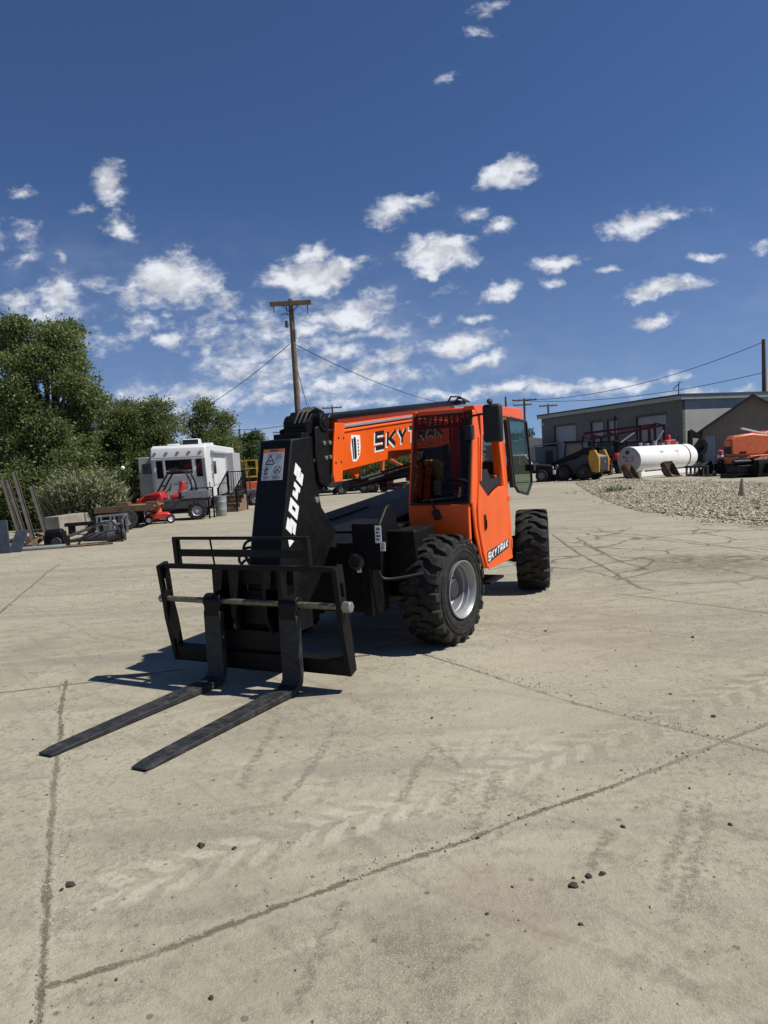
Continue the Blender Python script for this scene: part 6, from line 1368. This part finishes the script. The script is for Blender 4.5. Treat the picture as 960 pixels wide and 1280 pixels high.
for k, (a, c_, lb) in enumerate(beams):
    q = G(c_[0], c_[1]+8); q.y += .6; e = AT(a[0], a[1], q.y+.6); b = MB()
    dd = (e - q)
    if k == 3: b.path([q, q+dd*.4+Vector((.06,0,0)), q+dd*.8+Vector((-.05,0,0)), e], .03, 8)
    else:
        n_ = dd.normalized(); b.bar(q, e, .10 if k != 1 else .07, .02); b.bar(q+Vector((.04,.05,0)), e+Vector((.04,.05,0)), .02, .09)
    tag(b.build('steel_beam', M['dirty'], None), lb, 'steel beam', 'leaning steel beams')  # beam colour is darkened to stand in for the trees' shade
p = place(5, 692)
T = thing('steel_plates', 'blue-grey steel trench plates standing at the left edge', 'steel plate', p, .1, 'scrap along the yard edge')
for k, (x, h_, t_) in enumerate(((-.35,.95,.1),(0,.85,-.1),(.22,.55,.15))):
    b = MB(); b.hexa([(x-.16,-.1+.1*k,0),(x+.16,-.1+.1*k,0),(x+.16,-.05+.1*k,0),(x-.16,-.05+.1*k,0),(x-.16+t_,.15+.1*k,h_),(x+.14+t_,.15+.1*k,h_),(x+.14+t_,.20+.1*k,h_),(x-.16+t_,.20+.1*k,h_)]); b.build('plate', M['bluest'], T, .006)

# ------------------------------------------------------------------ scissor lift and mowers behind the boom
p = place(304, 622, 44)
T = thing('scissor_lift', 'yellow and orange scissor lift with guard rails between the trailer and the boom nose', 'lift', p, .1)
b = MB(); b.box(-.95,.95,-.5,.5,.45,1.05); b.build('base', M['lift'], T, .03)
b = MB(); b.box(-.98,.98,-.52,.52,1.30,1.38); b.build('platform', M['yellowp'], T, .01)
for k, y in enumerate((-.4,.4)):
    b = MB(); b.bar((-.8,y,1.07),(.8,y,1.28),.08,.05); b.bar((-.8,y+.06,1.28),(.8,y+.06,1.07),.08,.05); b.build('scissor_link', M['dgrey'], T)
b = MB()
for x in (-.95,-.3,.3,.95):
    for y in (-.5,.5): b.tube((x,y,1.38),(x,y,2.35),.025,.025,8)
for z in (1.85,2.35):
    b.tube((-.95,-.5,z),(.95,-.5,z),.025,.025,8); b.tube((-.95,.5,z),(.95,.5,z),.025,.025,8); b.tube((-.95,-.5,z),(-.95,.5,z),.025,.025,8); b.tube((.95,-.5,z),(.95,.5,z),.025,.025,8)
b.build('guard_rail', M['yellowp'], T)
for x in (-.7,.7):
    for y in (-.55,.55): wheel_part(T, (x,y,.25), .25, .14, (0,1,0), 'dgrey')
b = MB(); b.box(-.7,-.1,-.515,-.505,.6,.9); b.build('side_cover', M['blackm'], T)
def mower(label, px, py, Y, rz, mt, s=1.0, arm=False):
    T = thing('ride_on_mower', label, 'mower', place(px, py, Y), rz, 'mowers parked behind the boom')
    b = MB(); b.prism([(-.2,.45),(-.25,.75),(.6,.85),(.95,.75),(.95,.4)], 'y', -.45, .45); b.build('engine_hood', mt, T, .05)
    b = MB(); b.prism([(-1.1,.14),(-1.15,.28),(-.6,.34),(.0,.30),(.05,.14)], 'y', -.75, .75); b.build('cutting_deck', M['blackm'], T, .03)
    b = MB(); b.box(-.25,.2,-.25,.25,.78,.9); b.hexa([(.12,-.25,.9),(.24,-.25,.9),(.24,.25,.9),(.12,.25,.9),(.24,-.22,1.3),(.32,-.22,1.3),(.32,.22,1.3),(.24,.22,1.3)]); b.build('seat', M['seat'], T, .03)
    b = MB(); b.path([(.45,-.42,.7),(.45,-.42,1.7),(.45,-.36,1.78),(.45,.36,1.78),(.45,.42,1.7),(.45,.42,.7)], .03, 8); b.build('roll_bar', M['hose'], T)
    b = MB(); b.bar((-.2,-.3,.4),(-1.4,-.35,.35),.08,.08); b.bar((-.2,.3,.4),(-1.4,.35,.35),.08,.08); b.bar((-1.4,-.35,.35),(-1.4,.35,.35),.08,.08); b.build('front_frame', mt, T)
    if arm:
        b = MB(); b.bar((.3,0,.8),(.2,0,2.2),.16,.2); b.bar((.2,0,2.2),(-1.2,0,1.5),.12,.16); b.build('boom_arm', M['lift'], T)
    for y in (-.55,.55): wheel_part(T, (.6,y,.32), .32, .26, (0,1,0), 'grey', 12); 
    for y in (-.35,.35): wheel_part(T, (-1.4,y,.17), .17, .12, (0,1,0), 'grey')
    return T
mower('black ride-on mower just behind the boom nose, its deck facing left', 415, 618, 43, .1, M['dgrey'])
mower('red ride-on mower under the middle of the boom', 448, 617, 43.5, -.3, M['red'])
mower('dark mower with an upright orange arm under the boom beside the cab', 484, 617, 43, 2.5, M['dred'], 1, True)
mower('dark red mower half hidden behind the cab, seen through its window', 515, 613, 47, .4, M['dred'])
mower('black ride-on mower in the shade right of the trailer steps', 300, 632, 36, .5, M['dgrey'])
# ------------------------------------------------------------------ white truck seen past the open door glass
p = place(655, 601, 46)
T = thing('pickup_truck', 'white pickup truck with dark lower body seen past the open cab door glass', 'truck', p, math.radians(70))
b = MB(); b.prism([(-1.9,.55),(-1.95,1.0),(-1.0,1.10),(-.5,1.12),(-.2,1.12),(2.2,1.10),(2.2,.55)], 'x', -.9, .9); b.build('body', M['blackm'], T, .05)
b = MB(); b.prism([(-.75,1.12),(-.25,1.78),(.95,1.80),(1.1,1.12)], 'x', -.78, .78); b.build('cab', M['rvwhite'], T, .06)
b = MB(); b.prism([(-.66,1.17),(-.26,1.70),(.05,1.70),(.05,1.17)], 'x', -.795, .795); b.prism([(.12,1.17),(.12,1.70),(.85,1.70),(.95,1.17)], 'x', -.795, .795); b.build('side_window', M['pane'], T, smooth=0)
b = MB(); b.hexa([(-.7,-.80,1.15),(.7,-.80,1.15),(.7,-.78,1.15),(-.7,-.78,1.15),(-.66,-.34,1.74),(.66,-.34,1.74),(.66,-.32,1.74),(-.66,-.32,1.74)]); b.build('windscreen', M['pane'], T, smooth=0)
b = MB(); b.box(-.95,.95,-2.1,-1.95,.45,.7); b.bar((.85,-2.0,.75),(1.0,-2.4,.05),.10,.08); b.box(-.85,-.6,-1.97,-1.94,.78,.95); b.box(.6,.85,-1.97,-1.94,.78,.95); b.build('bumper', M['rvwhite'], T, .02)
for x in (-.85,.85):
    for y in (-1.25,1.3): wheel_part(T, (x,y,.38), .38, .26, (1,0,0), 'grey')

# ------------------------------------------------------------------ clods of dried mud on the concrete
cl_ = [(718,1108,.035,'largest flat dark mud clod right of the tread marks'), (736,1096,.03,'wide dark mud clod above the largest one'), (753,1093,.026,'rightmost dark mud clod of the small cluster'), (729,1103,.015,'tiny mud crumb in the middle of the cluster'), (717,1098,.016,'tiny mud crumb at the left of the cluster'),
       (779,1034,.022,'single mud clod uphill of the cluster'), (597,1048,.02,'mud clod lying beside the long slab joint'), (252,1058,.036,'largest mud clod on the pale tyre print'), (293,1061,.022,'small mud clod right of the largest one on the print'), (88,1107,.035,'mud clod near the left slab joint'), (77,1113,.018,'crumb of mud touching the left slab joint'),
       (726,1156,.018,'mud crumb below the dark cluster'), (913,1031,.022,'mud clod near the right edge'), (892,896,.03,'mud clod among the tyre marks at right'), (866,797,.03,'mud clod on the open concrete at the far right'), (682,789,.028,'mud clod a few steps in front of the rear wheel'), (838,868,.02,'mud crumb left of the right tyre marks'), (540,898,.022,'mud crumb in the middle beside the crack'), (264,1248,.02,'mud clod close to the bottom edge')]
for k, (px, py, s, lb) in enumerate(cl_):
    bm = bmesh.new(); bmesh.ops.create_icosphere(bm, subdivisions=2, radius=1)
    for v in bm.verts:
        n_ = noise.noise(v.co*1.4 + Vector((k*3.1, 0, 0)))*.55 + noise.noise(v.co*3.7 + Vector((k, 5, 0)))*.25; v.co *= 1 + n_
        v.co = Vector((v.co.x*s*.60, v.co.y*s*.46, max(-.25, v.co.z)*s*.32))
    me = bpy.data.meshes.new('mud_clod'); bm.to_mesh(me); bm.free(); me.materials.append(M['clod'])
    o_ = bpy.data.objects.new('mud_clod', me); col.objects.link(o_); q = G(px, py); o_.location = (q.x, q.y, s*.15); o_.rotation_euler = (0,0,k*1.7); tag(o_, lb, 'mud clod', 'mud clods on the concrete')

# ------------------------------------------------------------------ loose grit swept over the slabs
rng = random.Random(77); vs = []; fs = []
patch = [(Vector((rng.uniform(-5, 7), rng.uniform(1.6, 13))), rng.uniform(.15, .9)) for i in range(70)]
lanes = [(G(60,1232), G(960,905)), (G(82,850), G(50,1300)), (G(520,815), G(960,940))]
for i in range(5200):
    q = rng.random()
    if q < .45:
        c_, r_ = rng.choice(patch); x, y = c_.x + rng.gauss(0, r_), c_.y + rng.gauss(0, r_)
    elif q < .75:
        a, b_ = rng.choice(lanes); v = a.lerp(b_, rng.random()); x, y = v.x + rng.gauss(0,.05), v.y + rng.gauss(0,.05)
    else:
        y = 1.5 + 14*rng.random()**1.4; x = rng.uniform(-.7, .75)*y
    s_ = .0022 + .0075*rng.random()**4 + .0004*max(0, y-3); k = len(vs); R_ = Matrix.Rotation(rng.uniform(0, 6.28), 3, 'Z')
    for v in ((1,0,0),(0,.8,0),(-1,0,0),(0,-.8,0),(.15,.1,.75),(0,0,-.4)): vs.append(tuple(R_ @ (Vector(v)*s_*rng.uniform(.7,1.3)) + Vector((x, y, s_*.25))))
    fs += [(k,k+1,k+4),(k+1,k+2,k+4),(k+2,k+3,k+4),(k+3,k,k+4),(k+1,k,k+5),(k+2,k+1,k+5),(k+3,k+2,k+5),(k,k+3,k+5)]
me = bpy.data.meshes.new('loose_grit'); me.from_pydata(vs, [], fs)
gm = bpy.data.materials.new('grit_stone'); gm.use_nodes = True; N, L = nt(gm); g_ = N.new('ShaderNodeNewGeometry'); r_ = N.new('ShaderNodeValToRGB')
r_.color_ramp.elements[0].color = (.05,.043,.033,1); r_.color_ramp.elements[1].color = (.42,.39,.32,1); L.new(g_.outputs['Random Per Island'], r_.inputs[0]); L.new(r_.outputs[0], N['Principled BSDF'].inputs['Base Color']); N['Principled BSDF'].inputs['Roughness'].default_value = .95
me.materials.append(gm); o_ = bpy.data.objects.new('loose_grit', me); col.objects.link(o_); tag(o_, 'fine loose grit scattered over the concrete slabs', 'grit', kind='stuff')
